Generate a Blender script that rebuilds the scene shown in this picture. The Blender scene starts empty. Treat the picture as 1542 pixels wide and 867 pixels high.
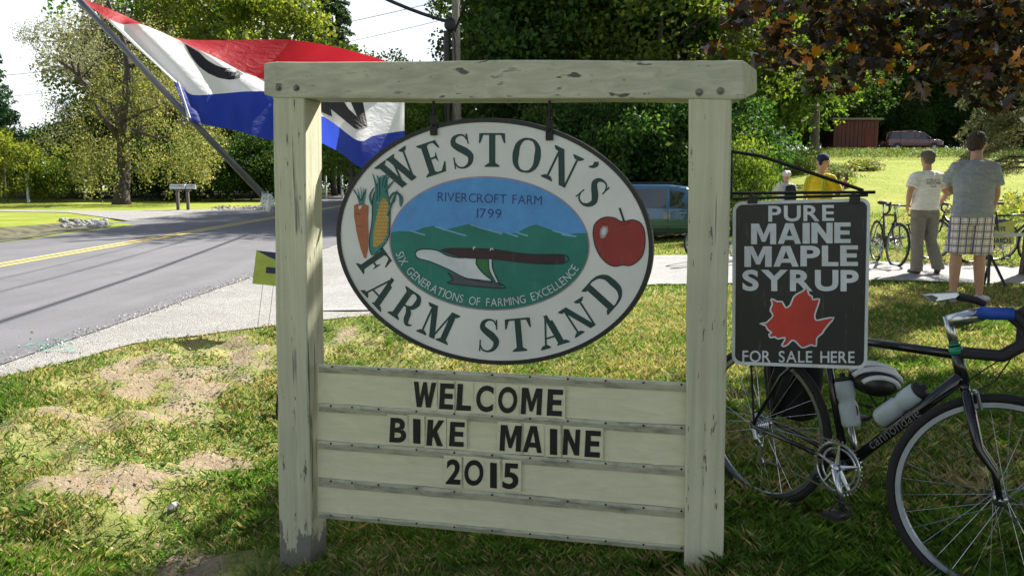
import bpy, bmesh, math, random
import numpy as np
from mathutils import Vector, Matrix, noise
R = math.radians
random.seed(7); rng = np.random.default_rng(7)
scene = bpy.context.scene
COL = scene.collection
# ------------------------------------------------------------------ camera
F_PX = 1210.0; CAMH = 1.35; PITCH = math.atan((433.5-280)/F_PX)
cd = bpy.data.cameras.new('camera'); cam = bpy.data.objects.new('camera', cd); COL.objects.link(cam)
cam.location = (0, 0, CAMH); cam.rotation_euler = (math.pi/2-PITCH, 0, 0)
cd.sensor_width = 36; cd.lens = 36*F_PX/1542; cd.clip_start = .05; cd.clip_end = 2000
scene.camera = cam
scene.render.resolution_x = 1024; scene.render.resolution_y = 575
# ------------------------------------------------------------------ light
SUN_AZ = R(43); SUN_EL = R(40)
w = bpy.data.worlds.new('World'); scene.world = w; w.use_nodes = True
nt = w.node_tree; bg = nt.nodes['Background']
sky = nt.nodes.new('ShaderNodeTexSky'); sky.sky_type = 'NISHITA'; sky.sun_disc = False
sky.sun_elevation = SUN_EL; sky.sun_rotation = SUN_AZ; sky.air_density = 1.0; sky.dust_density = 1.5; sky.ozone_density = 1.0
# bright thin cloud and haze, thickest towards the horizon on every side
tc = nt.nodes.new('ShaderNodeTexCoord'); sx = nt.nodes.new('ShaderNodeSeparateXYZ'); nt.links.new(tc.outputs['Generated'], sx.inputs[0])
hz = nt.nodes.new('ShaderNodeMapRange'); hz.inputs[1].default_value = .12; hz.inputs[2].default_value = .62; hz.inputs[3].default_value = .92; hz.inputs[4].default_value = .12; nt.links.new(sx.outputs[2], hz.inputs[0])
cn = nt.nodes.new('ShaderNodeTexNoise'); cn.inputs['Scale'].default_value = 3.2; cn.inputs['Detail'].default_value = 6; nt.links.new(tc.outputs['Generated'], cn.inputs['Vector'])
cm_ = nt.nodes.new('ShaderNodeMapRange'); cm_.inputs[1].default_value = .36; cm_.inputs[2].default_value = .6; cm_.inputs[3].default_value = .55; cm_.inputs[4].default_value = 1.0; nt.links.new(cn.outputs['Fac'], cm_.inputs[0])
mu_ = nt.nodes.new('ShaderNodeMath'); mu_.operation = 'MULTIPLY'; nt.links.new(hz.outputs[0], mu_.inputs[0]); nt.links.new(cm_.outputs[0], mu_.inputs[1])
mx_ = nt.nodes.new('ShaderNodeMix'); mx_.data_type = 'RGBA'; nt.links.new(mu_.outputs[0], mx_.inputs[0]); nt.links.new(sky.outputs[0], mx_.inputs[6]); mx_.inputs[7].default_value = (9.6, 9.9, 10.2, 1)
nt.links.new(mx_.outputs[2], bg.inputs[0]); bg.inputs[1].default_value = .05
sd = bpy.data.lights.new('sun', 'SUN'); sun = bpy.data.objects.new('sun', sd); COL.objects.link(sun)
sd.energy = 4.6; sd.angle = R(.5); sd.color = (1, .95, .86)
SUNV = Vector((math.sin(SUN_AZ)*math.cos(SUN_EL), math.cos(SUN_AZ)*math.cos(SUN_EL), math.sin(SUN_EL)))
sun.rotation_euler = SUNV.to_track_quat('Z', 'Y').to_euler()
scene.view_settings.view_transform = 'Standard'; scene.view_settings.look = 'None'
scene.view_settings.gamma = 1; scene.view_settings.exposure = 1.55
scene.render.engine = 'CYCLES'

# ------------------------------------------------------------------ terrain height and ray helpers
def sstep(a, b, x):
    t = max(0., min(1., (x-a)/(b-a))); return t*t*(3-2*t)
def H0(x, y):
    z = .012*max(0, min(y, 70)-12)
    k = sstep(3+.0*y, 10, x) if y > 12 else 0
    k = sstep(2, 12, x-.12*(y-14)) if y > 12 else 0
    z += k*max(0, min(y, 72)-13.0)*.063
    z += .10*sstep(2.0, 4.5, x)*sstep(4.5, 8, y)
    if y < 9 and x > -5: z -= (.27*math.exp(-((x+1.25)/1.15)**2)+.09*math.exp(-((x-.4)/.45)**2))*sstep(8.0, 5.0, y)
    z -= .32*math.exp(-((x-3.8)/4)**2-((y-21.3)/3.5)**2)
    # roadside ditch on the far left side of the road
    if x < -12.6 and y < 29: z -= .40*math.exp(-((x+14.2)/.9)**2)*sstep(29, 23, y)
    return z
def bump_mask(x, y):
    # lumpy verge in the left foreground
    if y > 9 or x < -6: return 0
    e = edge_x_gravel(y)
    return sstep(e, e+.5, x)*(1-sstep(-.8, .4, x))*sstep(9, 7.5, y)
def edge_x_gravel(y):
    ys = [-10, 2, 5.6, 6.9, 7.7, 8.0, 8.6]; xs = [-4.2, -3.9, -3.62, -3.2, -2.3, -1.9, -1.2]
    return float(np.interp(y, ys, xs))
def H(x, y):
    z = H0(x, y)
    m = bump_mask(x, y)
    if m > 0:
        z += m*(.10*noise.noise(Vector((x*1.3, y*1.3, 3)))+.09*noise.noise(Vector((x*3.7, y*3.7, 1)))+.022*noise.noise(Vector((x*9, y*9, 5)))-.03)
    elif y < 30 and x > -3: z += .012*noise.noise(Vector((x*2.5, y*2.5, 9)))
    return z
CP, SP = math.cos(PITCH), math.sin(PITCH)
def ray(px, py):
    u = (px-771)/F_PX; v = (433.5-py)/F_PX
    return Vector((u, CP+v*SP, -SP+v*CP))
def G(px, py):                       # ground point met by the sight line
    d = ray(px, py); t = 1.2; t0 = t
    while t < 300:
        if CAMH+d.z*t <= H0(d.x*t, d.y*t):
            for _ in range(12):
                m_ = (t0+t)/2
                if CAMH+d.z*m_ <= H0(d.x*m_, d.y*m_): t = m_
                else: t0 = m_
            return Vector((d.x*t, d.y*t, H0(d.x*t, d.y*t)))
        t0 = t; t *= 1.05
    return Vector((0, 0, CAMH))+d*80
def AT(px, py, t):
    return Vector((0, 0, CAMH))+ray(px, py)*t

# ------------------------------------------------------------------ object helpers
def tag(o, label=None, cat=None, group=None, kind=None):
    if label: o['label'] = label
    if cat: o['category'] = cat
    if group: o['group'] = group
    if kind: o['kind'] = kind
    return o
def thing(name, label, cat, loc=(0, 0, 0), rz=0, group=None):
    o = bpy.data.objects.new(name, None); COL.objects.link(o); o.location = loc; o.rotation_euler = (0, 0, rz)
    o.empty_display_size = .1
    return tag(o, label, cat, group)
class MB:
    def __init__(s): s.v = []; s.f = []; s.m = []
    def add(s, vs, fs, mi=0):
        b = len(s.v); s.v += [tuple(q) for q in vs]
        for f in fs: s.f.append(tuple(b+i for i in f)); s.m.append(mi)
        return s
    def box(s, c, d, rot=None, mi=0):
        x, y, z = d[0]/2, d[1]/2, d[2]/2
        vs = [Vector((a*x, b*y, e*z)) for a in (-1, 1) for b in (-1, 1) for e in (-1, 1)]
        if rot is not None: vs = [rot @ q for q in vs]
        c = Vector(c); vs = [q+c for q in vs]
        return s.add(vs, [(0, 1, 3, 2), (4, 6, 7, 5), (0, 4, 5, 1), (2, 3, 7, 6), (0, 2, 6, 4), (1, 5, 7, 3)], mi)
    def hexa(s, a, b, mi=0):         # two matching polygons a (front) and b (back)
        n = len(a)
        return s.add(list(a)+list(b), [tuple(range(n)), tuple(range(2*n-1, n-1, -1))]+[(i, i+n, (i+1) % n+n, (i+1) % n) for i in range(n)], mi)
    def tube(s, pts, r, seg=8, cap=True, mi=0, flat=1.0):
        pts = [Vector(p) for p in pts]; n = len(pts)
        rr = r if hasattr(r, '__len__') else [r]*n
        rings = []; up = None
        for i in range(n):
            t = (pts[min(i+1, n-1)]-pts[max(i-1, 0)])
            if t.length < 1e-9: t = Vector((0, 0, 1))
            t.normalize()
            if up is None:
                up = Vector((0, 0, 1)) if abs(t.z) < .9 else Vector((1, 0, 0))
            a = t.cross(up)
            if a.length < 1e-4: a = t.cross(Vector((0, 1, 0)))
            a.normalize(); b = a.cross(t).normalized(); up = b
            rings.append([pts[i]+a*math.cos(q)*rr[i]+b*math.sin(q)*rr[i]*flat for q in [2*math.pi*k/seg for k in range(seg)]])
        vs = [q for ring in rings for q in ring]; fs = []
        for i in range(n-1):
            for k in range(seg):
                fs.append((i*seg+k, i*seg+(k+1) % seg, (i+1)*seg+(k+1) % seg, (i+1)*seg+k))
        if cap: fs += [tuple(range(seg-1, -1, -1)), tuple((n-1)*seg+k for k in range(seg))]
        return s.add(vs, fs, mi)
    def rings(s, rings, cap=True, mi=0):
        n = len(rings); seg = len(rings[0]); fs = []
        for i in range(n-1):
            for k in range(seg): fs.append((i*seg+k, i*seg+(k+1) % seg, (i+1)*seg+(k+1) % seg, (i+1)*seg+k))
        if cap: fs += [tuple(range(seg-1, -1, -1)), tuple((n-1)*seg+k for k in range(seg))]
        return s.add([q for r in rings for q in r], fs, mi)
    def torus(s, c, Rm, r, ax='y', seg=48, sg=8, mi=0, flat=1.0):
        c = Vector(c); vs = []; fs = []
        for i in range(seg):
            a = 2*math.pi*i/seg
            for k in range(sg):
                b = 2*math.pi*k/sg
                rad = Rm+r*math.cos(b); h = r*math.sin(b)*flat
                vs.append(c+Vector((rad*math.cos(a), h, rad*math.sin(a))))
        for i in range(seg):
            for k in range(sg):
                fs.append((i*sg+k, i*sg+(k+1) % sg, ((i+1) % seg)*sg+(k+1) % sg, ((i+1) % seg)*sg+k))
        return s.add(vs, fs, mi)
    def ball(s, c, r, seg=12, rg=8, mi=0, rot=None):
        c = Vector(c); r = Vector(r) if hasattr(r, '__len__') else Vector((r, r, r)); vs = []; fs = []
        for i in range(1, rg):
            th = math.pi*i/rg
            for k in range(seg):
                a = 2*math.pi*k/seg
                vs.append(Vector((r.x*math.sin(th)*math.cos(a), r.y*math.sin(th)*math.sin(a), r.z*math.cos(th))))
        vs += [Vector((0, 0, r.z)), Vector((0, 0, -r.z))]
        if rot is not None: vs = [rot @ q for q in vs]
        for i in range(rg-2):
            for k in range(seg): fs.append((i*seg+k, (i+1)*seg+k, (i+1)*seg+(k+1) % seg, i*seg+(k+1) % seg))
        T = len(vs)-2
        for k in range(seg): fs += [(T, k, (k+1) % seg), (T+1, (rg-2)*seg+(k+1) % seg, (rg-2)*seg+k)]
        return s.add([c+q for q in vs], fs, mi)
    def build(s, name, mat, parent=None, smooth=False, bevel=0, world=True):
        me = bpy.data.meshes.new(name)
        off = Vector(parent.matrix_local.translation) if False else Vector((0, 0, 0))
        if parent is not None and world:
            off = Vector(parent.location)
            if parent.parent is not None: off = off+Vector(parent.parent.location)
        me.from_pydata([(q[0]-off.x, q[1]-off.y, q[2]-off.z) for q in s.v], [], s.f)
        mats = mat if isinstance(mat, (list, tuple)) else [mat]
        for m_ in mats: me.materials.append(m_)
        if len(mats) > 1: me.polygons.foreach_set('material_index', s.m)
        bm = bmesh.new(); bm.from_mesh(me); bmesh.ops.recalc_face_normals(bm, faces=bm.faces); bm.to_mesh(me); bm.free()
        if smooth: me.polygons.foreach_set('use_smooth', [True]*len(me.polygons))
        me.update()
        o = bpy.data.objects.new(name, me); COL.objects.link(o)
        if parent is not None: o.parent = parent
        if bevel:
            b = o.modifiers.new('bevel', 'BEVEL'); b.width = bevel; b.segments = 2; b.limit_method = 'ANGLE'; b.angle_limit = R(40)
        return o
def copy_tree(o, parent=None, label=None, group=None):
    c = o.copy(); COL.objects.link(c)
    if parent is not None: c.parent = parent
    if label: c['label'] = label
    if group: c['group'] = group
    for ch in [q for q in bpy.data.objects if q.parent == o]: copy_tree(ch, c)
    return c
def fast_mesh(name, V, F4, mats, attr=None, kind=None, parent=None, tri=False):
    k = 3 if tri else 4
    me = bpy.data.meshes.new(name); nv = len(V); nf = len(F4)
    me.vertices.add(nv); me.vertices.foreach_set('co', np.asarray(V, np.float32).ravel())
    me.loops.add(nf*k); me.loops.foreach_set('vertex_index', np.asarray(F4, np.int32).ravel())
    me.polygons.add(nf); me.polygons.foreach_set('loop_start', np.arange(nf, dtype=np.int32)*k)
    me.update(calc_edges=True)
    for m_ in (mats if isinstance(mats, list) else [mats]): me.materials.append(m_)
    if attr is not None:
        a = me.color_attributes.new('tint', 'FLOAT_COLOR', 'POINT')
        a.data.foreach_set('color', np.asarray(attr, np.float32).ravel())
    o = bpy.data.objects.new(name, me); COL.objects.link(o)
    if kind: o['kind'] = kind
    if parent is not None: o.parent = parent
    return o

# ------------------------------------------------------------------ materials
MATS = {}
class NB:                                # tiny node builder
    def __init__(s, name):
        s.m = bpy.data.materials.new(name); s.m.use_nodes = True; s.t = s.m.node_tree
        s.b = s.t.nodes['Principled BSDF']; s.out = s.t.nodes['Material Output']
    def n(s, typ, **kw):
        q = s.t.nodes.new(typ)
        for k, v in kw.items():
            if k.startswith('i_'):
                key = k[2:]; key = int(key) if key.isdigit() else key.replace('_', ' ')
                inp = q.inputs[key]
                if hasattr(v, 'is_output') or isinstance(v, bpy.types.NodeSocket): s.t.links.new(v, inp)
                else: inp.default_value = v
            else: setattr(q, k, v)
        return q
    def L(s, a, b): s.t.links.new(a, b)
    def co(s, kind='Object', scale=(1, 1, 1), rot=(0, 0, 0)):
        c = s.n('ShaderNodeTexCoord'); mp = s.n('ShaderNodeMapping'); s.L(c.outputs[kind], mp.inputs[0])
        mp.inputs['Scale'].default_value = scale; mp.inputs['Rotation'].default_value = rot
        return mp.outputs[0]
    def noise(s, vec, scale, detail=4, rough=.55, dist=0):
        q = s.n('ShaderNodeTexNoise'); s.L(vec, q.inputs['Vector']); q.inputs['Scale'].default_value = scale
        q.inputs['Detail'].default_value = detail; q.inputs['Roughness'].default_value = rough; q.inputs['Distortion'].default_value = dist
        return q.outputs['Fac']
    def ramp(s, fac, stops):
        q = s.n('ShaderNodeValToRGB'); s.L(fac, q.inputs[0]); cr = q.color_ramp
        while len(cr.elements) < len(stops): cr.elements.new(.5)
        for e, (p, c) in zip(cr.elements, stops):
            e.position = p; e.color = (c, c, c, 1) if not hasattr(c, '__len__') else (*c, 1)
        return q.outputs[0]
    def mix(s, fac, a, b, blend='MIX'):
        q = s.n('ShaderNodeMix', data_type='RGBA', blend_type=blend)
        for k, v in ((0, fac), (6, a), (7, b)):
            if isinstance(v, bpy.types.NodeSocket): s.L(v, q.inputs[k])
            elif k == 0: q.inputs[0].default_value = v
            else: q.inputs[k].default_value = (*v, 1) if len(v) == 3 else v
        return q.outputs[2]
    def bump(s, h, strength=.3, dist=.01):
        q = s.n('ShaderNodeBump'); s.L(h, q.inputs['Height']); q.inputs['Strength'].default_value = strength; q.inputs['Distance'].default_value = dist
        s.L(q.outputs[0], s.b.inputs['Normal'])
    def color(s, c):
        if isinstance(c, bpy.types.NodeSocket): s.L(c, s.b.inputs['Base Color'])
        else: s.b.inputs['Base Color'].default_value = (*c, 1)
def simple(name, c, rough=.6, metal=0, var=.12, scale=8, bump=.1, spec=.5, coat=0):
    if name in MATS: return MATS[name]
    b = NB(name); v = b.co(); n = b.noise(v, scale, 5)
    dark = tuple(x*(1-var*1.6) for x in c); lt = tuple(min(1, x*(1+var)) for x in c)
    b.color(b.ramp(n, [(.3, dark), (.7, lt)]))
    b.b.inputs['Roughness'].default_value = rough; b.b.inputs['Metallic'].default_value = metal
    b.b.inputs['Specular IOR Level'].default_value = spec
    if coat: b.b.inputs['Coat Weight'].default_value = coat; b.b.inputs['Coat Roughness'].default_value = .05
    if bump: b.bump(b.noise(v, scale*6, 4), bump, .004)
    MATS[name] = b.m; return b.m
def paintwood(name, base, axis, wear=.5):
    b = NB(name)
    sc = {'x': (.32, 15, 15), 'z': (15, 15, .32)}[axis]
    v = b.co('Object', sc); v1 = b.co('Object')
    grain = b.noise(v, 2.2, 6, .6, .6)
    cv = b.co('Object', {'x': (.55, 22, 22), 'z': (22, 22, .55)}[axis])
    cmask = b.ramp(b.noise(cv, 1.5, 3, .55, .25), [(.61 if axis == 'x' else .62, 0), (.66 if axis == 'x' else .67, .85)])
    gate = b.ramp(b.noise(v1, 3.1, 3), [(.42, 0), (.52, 1)] if wear > 0 else [(.9, 0), (1, 0)])
    cm = b.n('ShaderNodeMath', operation='MULTIPLY'); b.L(cmask, cm.inputs[0]); b.L(gate, cm.inputs[1])
    chips = b.ramp(b.noise(b.co('Object', {'x': (2.2, 12, 12), 'z': (14, 14, 2.6)}[axis]), 3.0, 8, .68), [((.680-.07*wear), 0), ((.70-.07*wear), 1)])
    stain = b.ramp(b.noise(v1, 1.7, 6, .6), [(.28, .62 if wear > 0 else .9), (.72, 1.0)])
    c0 = b.mix(1.0, base, stain, 'MULTIPLY')
    c0 = b.mix(.36 if wear > 0 else .18, c0, b.ramp(grain, [(.3, (.2, .22, .17)), (.7, (.75, .75, .6))]))
    # bare grey wood where the paint has gone near the ground
    sz = b.n('ShaderNodeSeparateXYZ'); b.L(v1, sz.inputs[0]); mr = b.n('ShaderNodeMapRange'); b.L(sz.outputs[2], mr.inputs[0]); mr.inputs[1].default_value = .02; mr.inputs[2].default_value = -.22; mr.inputs[3].default_value = 0; mr.inputs[4].default_value = .35
    ad_ = b.n('ShaderNodeMath', operation='ADD'); b.L(b.noise(b.co('Object', (16, 16, 5)), 1.6, 6, .65), ad_.inputs[0]); b.L(mr.outputs[0], ad_.inputs[1])
    if axis == 'z': c0 = b.mix(b.ramp(ad_.outputs[0], [(.70, 0), (.73, 1)]), c0, (.20, .20, .17))
    c1 = b.mix(chips, c0, (.13, .125, .10))
    c2 = b.mix(cm.outputs[0], c1, (.02, .02, .015))
    b.color(c2); b.b.inputs['Roughness'].default_value = .7
    hsum = b.n('ShaderNodeMath', operation='SUBTRACT'); b.L(grain, hsum.inputs[0])
    h2 = b.n('ShaderNodeMath', operation='ADD'); b.L(cm.outputs[0], h2.inputs[0]); b.L(chips, h2.inputs[1]); b.L(h2.outputs[0], hsum.inputs[1])
    b.bump(hsum.outputs[0], .5, .006)
    MATS[name] = b.m; return b.m
def leafmat(name, cols, trans=.35, rough=.68, spec=.22):
    """cols: three tints mixed by the leaf's own random value in 'tint'.r and by clump value in .g"""
    b = NB(name)
    a = b.n('ShaderNodeAttribute', attribute_name='tint'); sp = b.n('ShaderNodeSeparateColor'); b.L(a.outputs['Color'], sp.inputs[0])
    oi = b.n('ShaderNodeObjectInfo')
    c = b.ramp(sp.outputs[0], [(i/(len(cols)-1), q) for i, q in enumerate(cols)])
    c = b.mix(1, c, b.ramp(sp.outputs[1], [(0, .6), (1, 1.25)]), 'MULTIPLY')
    hs = b.n('ShaderNodeHueSaturation'); b.L(c, hs.inputs['Color'])
    mr = b.n('ShaderNodeMapRange'); b.L(oi.outputs['Random'], mr.inputs[0]); mr.inputs[3].default_value = .475; mr.inputs[4].default_value = .52; b.L(mr.outputs[0], hs.inputs['Hue'])
    mr2 = b.n('ShaderNodeMapRange'); b.L(oi.outputs['Random'], mr2.inputs[0]); mr2.inputs[3].default_value = .85; mr2.inputs[4].default_value = 1.2; b.L(mr2.outputs[0], hs.inputs['Value'])
    b.color(hs.outputs[0]); b.b.inputs['Roughness'].default_value = rough; b.b.inputs['Specular IOR Level'].default_value = spec
    tr = b.n('ShaderNodeBsdfTranslucent')
    br = b.mix(1, hs.outputs[0], (1.9, 1.75, 1.0), 'MULTIPLY'); b.L(br, tr.inputs[0])
    mx = b.n('ShaderNodeMixShader'); mx.inputs[0].default_value = trans
    b.L(b.b.outputs[0], mx.inputs[1]); b.L(tr.outputs[0], mx.inputs[2]); b.L(mx.outputs[0], b.out.inputs[0])
    MATS[name] = b.m; return b.m
def glassmat(name, c=(.02, .025, .03)):
    b = NB(name); b.color(c); b.b.inputs['Roughness'].default_value = .05; b.b.inputs['Specular IOR Level'].default_value = .8; b.b.inputs['Coat Weight'].default_value = .6
    MATS[name] = b.m; return b.m

# ================================================================== GROUND
def ground_material():
    b = NB('ground'); v = b.co('Object')
    a = b.n('ShaderNodeAttribute', attribute_name='tint'); sp = b.n('ShaderNodeSeparateColor'); b.L(a.outputs['Color'], sp.inputs[0])
    n1 = b.noise(v, .55, 6, .6); n2 = b.noise(v, 5, 8, .7); n3 = b.noise(v, 38, 6, .7)
    dirt = b.ramp(n3, [(.25, (.16, .12, .075)), (.5, (.30, .24, .16)), (.8, (.46, .38, .27))])
    dirt = b.mix(.35, dirt, b.ramp(n2, [(.3, (.16, .12, .08)), (.7, (.42, .34, .24))]))
    green = b.ramp(n3, [(.2, (.02, .035, .008)), (.5, (.10, .16, .026)), (.8, (.22, .28, .055))])
    straw = b.ramp(n3, [(.2, (.09, .085, .03)), (.5, (.33, .31, .12)), (.8, (.50, .46, .21))])
    lawn = b.mix(b.ramp(n1, [(.4, 0), (.62, 1)]), green, straw)
    far = b.mix(b.ramp(n1, [(.35, 0), (.7, 1)]), b.ramp(n2, [(.2, (.15, .22, .02)), (.8, (.21, .28, .035))]), b.ramp(n2, [(.2, (.27, .28, .05)), (.8, (.36, .35, .085))]))
    c = b.mix(sp.outputs[1], lawn, far)
    # dirt where the verge is worn (r) and the noise agrees
    ad = b.n('ShaderNodeMath', operation='ADD'); b.L(sp.outputs[0], ad.inputs[0]); b.L(n2, ad.inputs[1])
    c = b.mix(b.ramp(ad.outputs[0], [(.85, 0), (1.05, 1)]), c, dirt)
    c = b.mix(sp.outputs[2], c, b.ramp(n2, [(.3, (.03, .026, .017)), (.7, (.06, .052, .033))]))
    b.color(c); b.b.inputs['Roughness'].default_value = .95; b.b.inputs['Specular IOR Level'].default_value = .1
    b.bump(n3, .9, .03); return b.m
def dirtness(x, y):                      # 0..1, worn verge
    m = bump_mask(x, y)
    q = noise.noise(Vector((x*1.5+4, y*1.1, 2)))*.75+noise.noise(Vector((x*4.2, y*3.2, 7)))*.5
    band = math.exp(-((x-(-2.3-.10*(y-3)))/.85)**2)
    return max(0, min(1, m*(-.06+.45*band+.95*q)))
def warp(n, lo, hi, c, k):
    t = np.linspace(-1, 1, n); s = np.sinh(k*t)/math.sinh(k)
    return np.where(s < 0, c+s*(c-lo), c+s*(hi-c))
xs = warp(380, -220, 220, -1.2, 5.6); ys = warp(380, -60, 400, 5.0, 5.2)
XX, YY = np.meshgrid(xs, ys)
V = np.zeros((XX.size, 3)); A = np.ones((XX.size, 4))
for i, (x, y) in enumerate(zip(XX.ravel(), YY.ravel())):
    V[i] = (x, y, H(x, y)); A[i, 0] = dirtness(x, y); A[i, 1] = sstep(9, 16, y)
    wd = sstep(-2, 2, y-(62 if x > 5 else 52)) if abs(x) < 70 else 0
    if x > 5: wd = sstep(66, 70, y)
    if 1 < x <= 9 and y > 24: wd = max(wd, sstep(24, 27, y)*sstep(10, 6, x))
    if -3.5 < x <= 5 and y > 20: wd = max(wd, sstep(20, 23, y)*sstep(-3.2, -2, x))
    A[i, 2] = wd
nx, ny = len(xs), len(ys)
idx = np.arange(nx*ny).reshape(ny, nx)
Fq = np.stack([idx[:-1, :-1], idx[:-1, 1:], idx[1:, 1:], idx[1:, :-1]], -1).reshape(-1, 4)
g = fast_mesh('ground', V, Fq, ground_material(), A); g['kind'] = 'structure'; GROUND = g
g.data.polygons.foreach_set('use_smooth', [True]*len(g.data.polygons))

def sheet(name, left, right, ystep, up, mat, y0, y1, nseg=6, kind='structure'):
    """strip between x=left(y) and x=right(y) draped on the ground"""
    m = MB(); yy = list(np.arange(y0, y1+1e-6, ystep)); vs = []; fs = []
    for y in yy:
        l, r_ = left(y), right(y)
        for k in range(nseg+1):
            x = l+(r_-l)*k/nseg; vs.append((x, y, H0(x, y)+up))
    for i in range(len(yy)-1):
        for k in range(nseg): fs.append((i*(nseg+1)+k, i*(nseg+1)+k+1, (i+1)*(nseg+1)+k+1, (i+1)*(nseg+1)+k))
    m.add(vs, fs); o = m.build(name, mat); o['kind'] = kind; return o
def asphalt_mat():
    b = NB('asphalt'); v = b.co('Object'); vl = b.co('Object', (1.6, .12, 1))
    n1 = b.noise(v, 60, 6, .7); n2 = b.noise(vl, 1.2, 5, .6); n3 = b.noise(v, .9, 4)
    c = b.ramp(n1, [(.25, (.085, .085, .092)), (.75, (.175, .175, .188))])
    c = b.mix(1, c, b.ramp(n2, [(.3, .85), (.7, 1.12)]), 'MULTIPLY'); c = b.mix(1, c, b.ramp(n3, [(.3, .88), (.7, 1.08)]), 'MULTIPLY')
    # tyre-borne dust thrown off the gravel
    d = b.ramp(b.noise(b.co('Object', (1.0, .5, 1)), 1.1, 7, .7), [(.62, 0), (.75, .35)])
    c = b.mix(d, c, (.36, .34, .31))
    b.color(c); b.b.inputs['Roughness'].default_value = .85; b.bump(n1, .5, .006); return b.m
def gravel_mat(name, c0=(.20, .195, .185), c1=(.42, .41, .39)):
    b = NB(name); v = b.co('Object')
    vo = b.n('ShaderNodeTexVoronoi'); b.L(v, vo.inputs['Vector']); vo.inputs['Scale'].default_value = 75
    n1 = b.noise(v, 1.3, 6, .65)
    sp = b.n('ShaderNodeSeparateColor'); b.L(vo.outputs['Color'], sp.inputs[0])
    c = b.ramp(sp.outputs[0], [(0, c0), (1, c1)])
    c = b.mix(1, c, b.ramp(n1, [(.3, .75), (.7, 1.05)]), 'MULTIPLY')
    c = b.mix(b.ramp(vo.outputs['Distance'], [(.45, 0), (.8, .6)]), c, (.14, .13, .115))
    b.color(c); b.b.inputs['Roughness'].default_value = .9
    inv = b.ramp(vo.outputs['Distance'], [(0, 1), (.7, 0)]); b.bump(inv, .6, .012); return b.m
M_asph = asphalt_mat(); M_grav = gravel_mat('gravel')
wob = lambda y, s, a: a*noise.noise(Vector((y*1.1, s, 0)))+a*.5*noise.noise(Vector((y*3.7, s, 4)))
RE = lambda y: -3.85+wob(y, 3, .05)           # right road edge
sheet('road', lambda y: -12.9+wob(y*.5, 8, .12), RE, .35, .022, M_asph, -25, 260, 4)
def yellow():
    b = NB('yellow_paint'); v = b.co('Object'); n = b.noise(v, 30, 6, .7)
    c = b.mix(b.ramp(n, [(.36, 1), (.5, 0)]), (.74, .55, .10), (.3, .27, .16)); b.color(c); b.b.inputs['Roughness'].default_value = .7; return b.m
M_yel = yellow()
for dx in (-.13, .13): sheet('centre_line', lambda y: -8.55+dx-.055, lambda y: -8.55+dx+.055, 1.5, .027, M_yel, -20, 200, 1)
# gravel shoulder widening into the driveway mouth
def sh_right(y):
    if y < 8.3: return edge_x_gravel(y)+wob(y, 12, .12)
    return 0
def grav_poly():
    # shoulder + driveway, built as one draped grid with an irregular outline
    m = MB()
    ys_ = np.arange(-6, 21.01, .2)
    vs = []; fs = []; n = 60; rows = 0
    for y in ys_:
        l = RE(y)-.12
        if y < 8.3: r_ = edge_x_gravel(y)+wob(y, 12, .10)
        elif y < 9.6: r_ = np.interp(y, [8.3, 9.2, 9.6], [-1.0, .1, .9])
        else: r_ = .9+0*y
        if y > 12.6: r_ = np.interp(y, [12.6, 15.5, 18, 21], [.9, -.2, -2.0, -3.3])+wob(y, 2, .15)
        for k in range(n+1):
            x = l+(r_-l)*k/n; vs.append((x, y, H0(x, y)+.012))
        rows += 1
    for i in range(rows-1):
        for k in range(n): fs.append((i*(n+1)+k, i*(n+1)+k+1, (i+1)*(n+1)+k+1, (i+1)*(n+1)+k))
    m.add(vs, fs); o = m.build('gravel_shoulder', M_grav); o['kind'] = 'structure'
grav_poly()
def driveway():
    m = MB(); vs = []; fs = []; X = np.arange(-2.5, 40, .25); n = 10
    for x in X:
        lo = np.interp(x, [-2.5, -1.2, .5, 1.9, 4, 6.5, 40], [8.6, 8.5, 9.9, 10.9, 10.7, 10.15, 8.5])+wob(x, 30, .10)
        hi = np.interp(x, [-2.5, .9, 2.7, 5.8, 7.8, 40], [17.2, 16.2, 15.0, 13.1, 12.2, 10.5])+wob(x, 40, .14)
        for k in range(n+1):
            y = lo+(hi-lo)*k/n; vs.append((x, y, H(x, y)+.022))
    for i in range(len(X)-1):
        for k in range(n): fs.append((i*(n+1)+k, (i+1)*(n+1)+k, (i+1)*(n+1)+k+1, i*(n+1)+k+1))
    m.add(vs, fs); o = m.build('driveway', gravel_mat('pale_gravel', (.25, .25, .25), (.42, .42, .42))); o['kind'] = 'structure'
driveway()
# gravel pull-in and path on the far side of the road
def patch(name, pts, up, mat):
    m = MB(); c = sum((Vector(p) for p in pts), Vector((0, 0)))/len(pts)
    n = len(pts); K = 6; vs = [(c.x, c.y, H0(c.x, c.y)+up)]; fs = []
    for j in range(1, K+1):
        for p in pts:
            q = c+(Vector(p)-c)*j/K; vs.append((q.x, q.y, H0(q.x, q.y)+up))
    for i in range(n): fs.append((0, 1+i, 1+(i+1) % n))
    for j in range(K-1):
        for i in range(n): fs.append((1+j*n+i, 1+(j+1)*n+i, 1+(j+1)*n+(i+1) % n, 1+j*n+(i+1) % n))
    m.add(vs, fs); o = m.build(name, mat); o['kind'] = 'structure'; return o
def gg(px, py):
    p = G(px, py); return (p.x, p.y)
patch('far_driveway', [gg(*p) for p in ((-60, 316.5), (60, 317), (150, 318), (260, 316.5), (400, 314), (402, 318.5), (330, 324), (250, 331), (200, 334), (150, 327), (100, 320.5), (20, 319.5), (-60, 319))], .02, M_grav)

patch('ditch_bank', [gg(*p) for p in ((-70, 349), (0, 343), (70, 338), (120, 335), (175, 336), (160, 343), (100, 350), (40, 360), (-70, 374))], .014, simple('bank_soil', (.10, .095, .05), .95, var=.5, scale=2, bump=.8))

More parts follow.
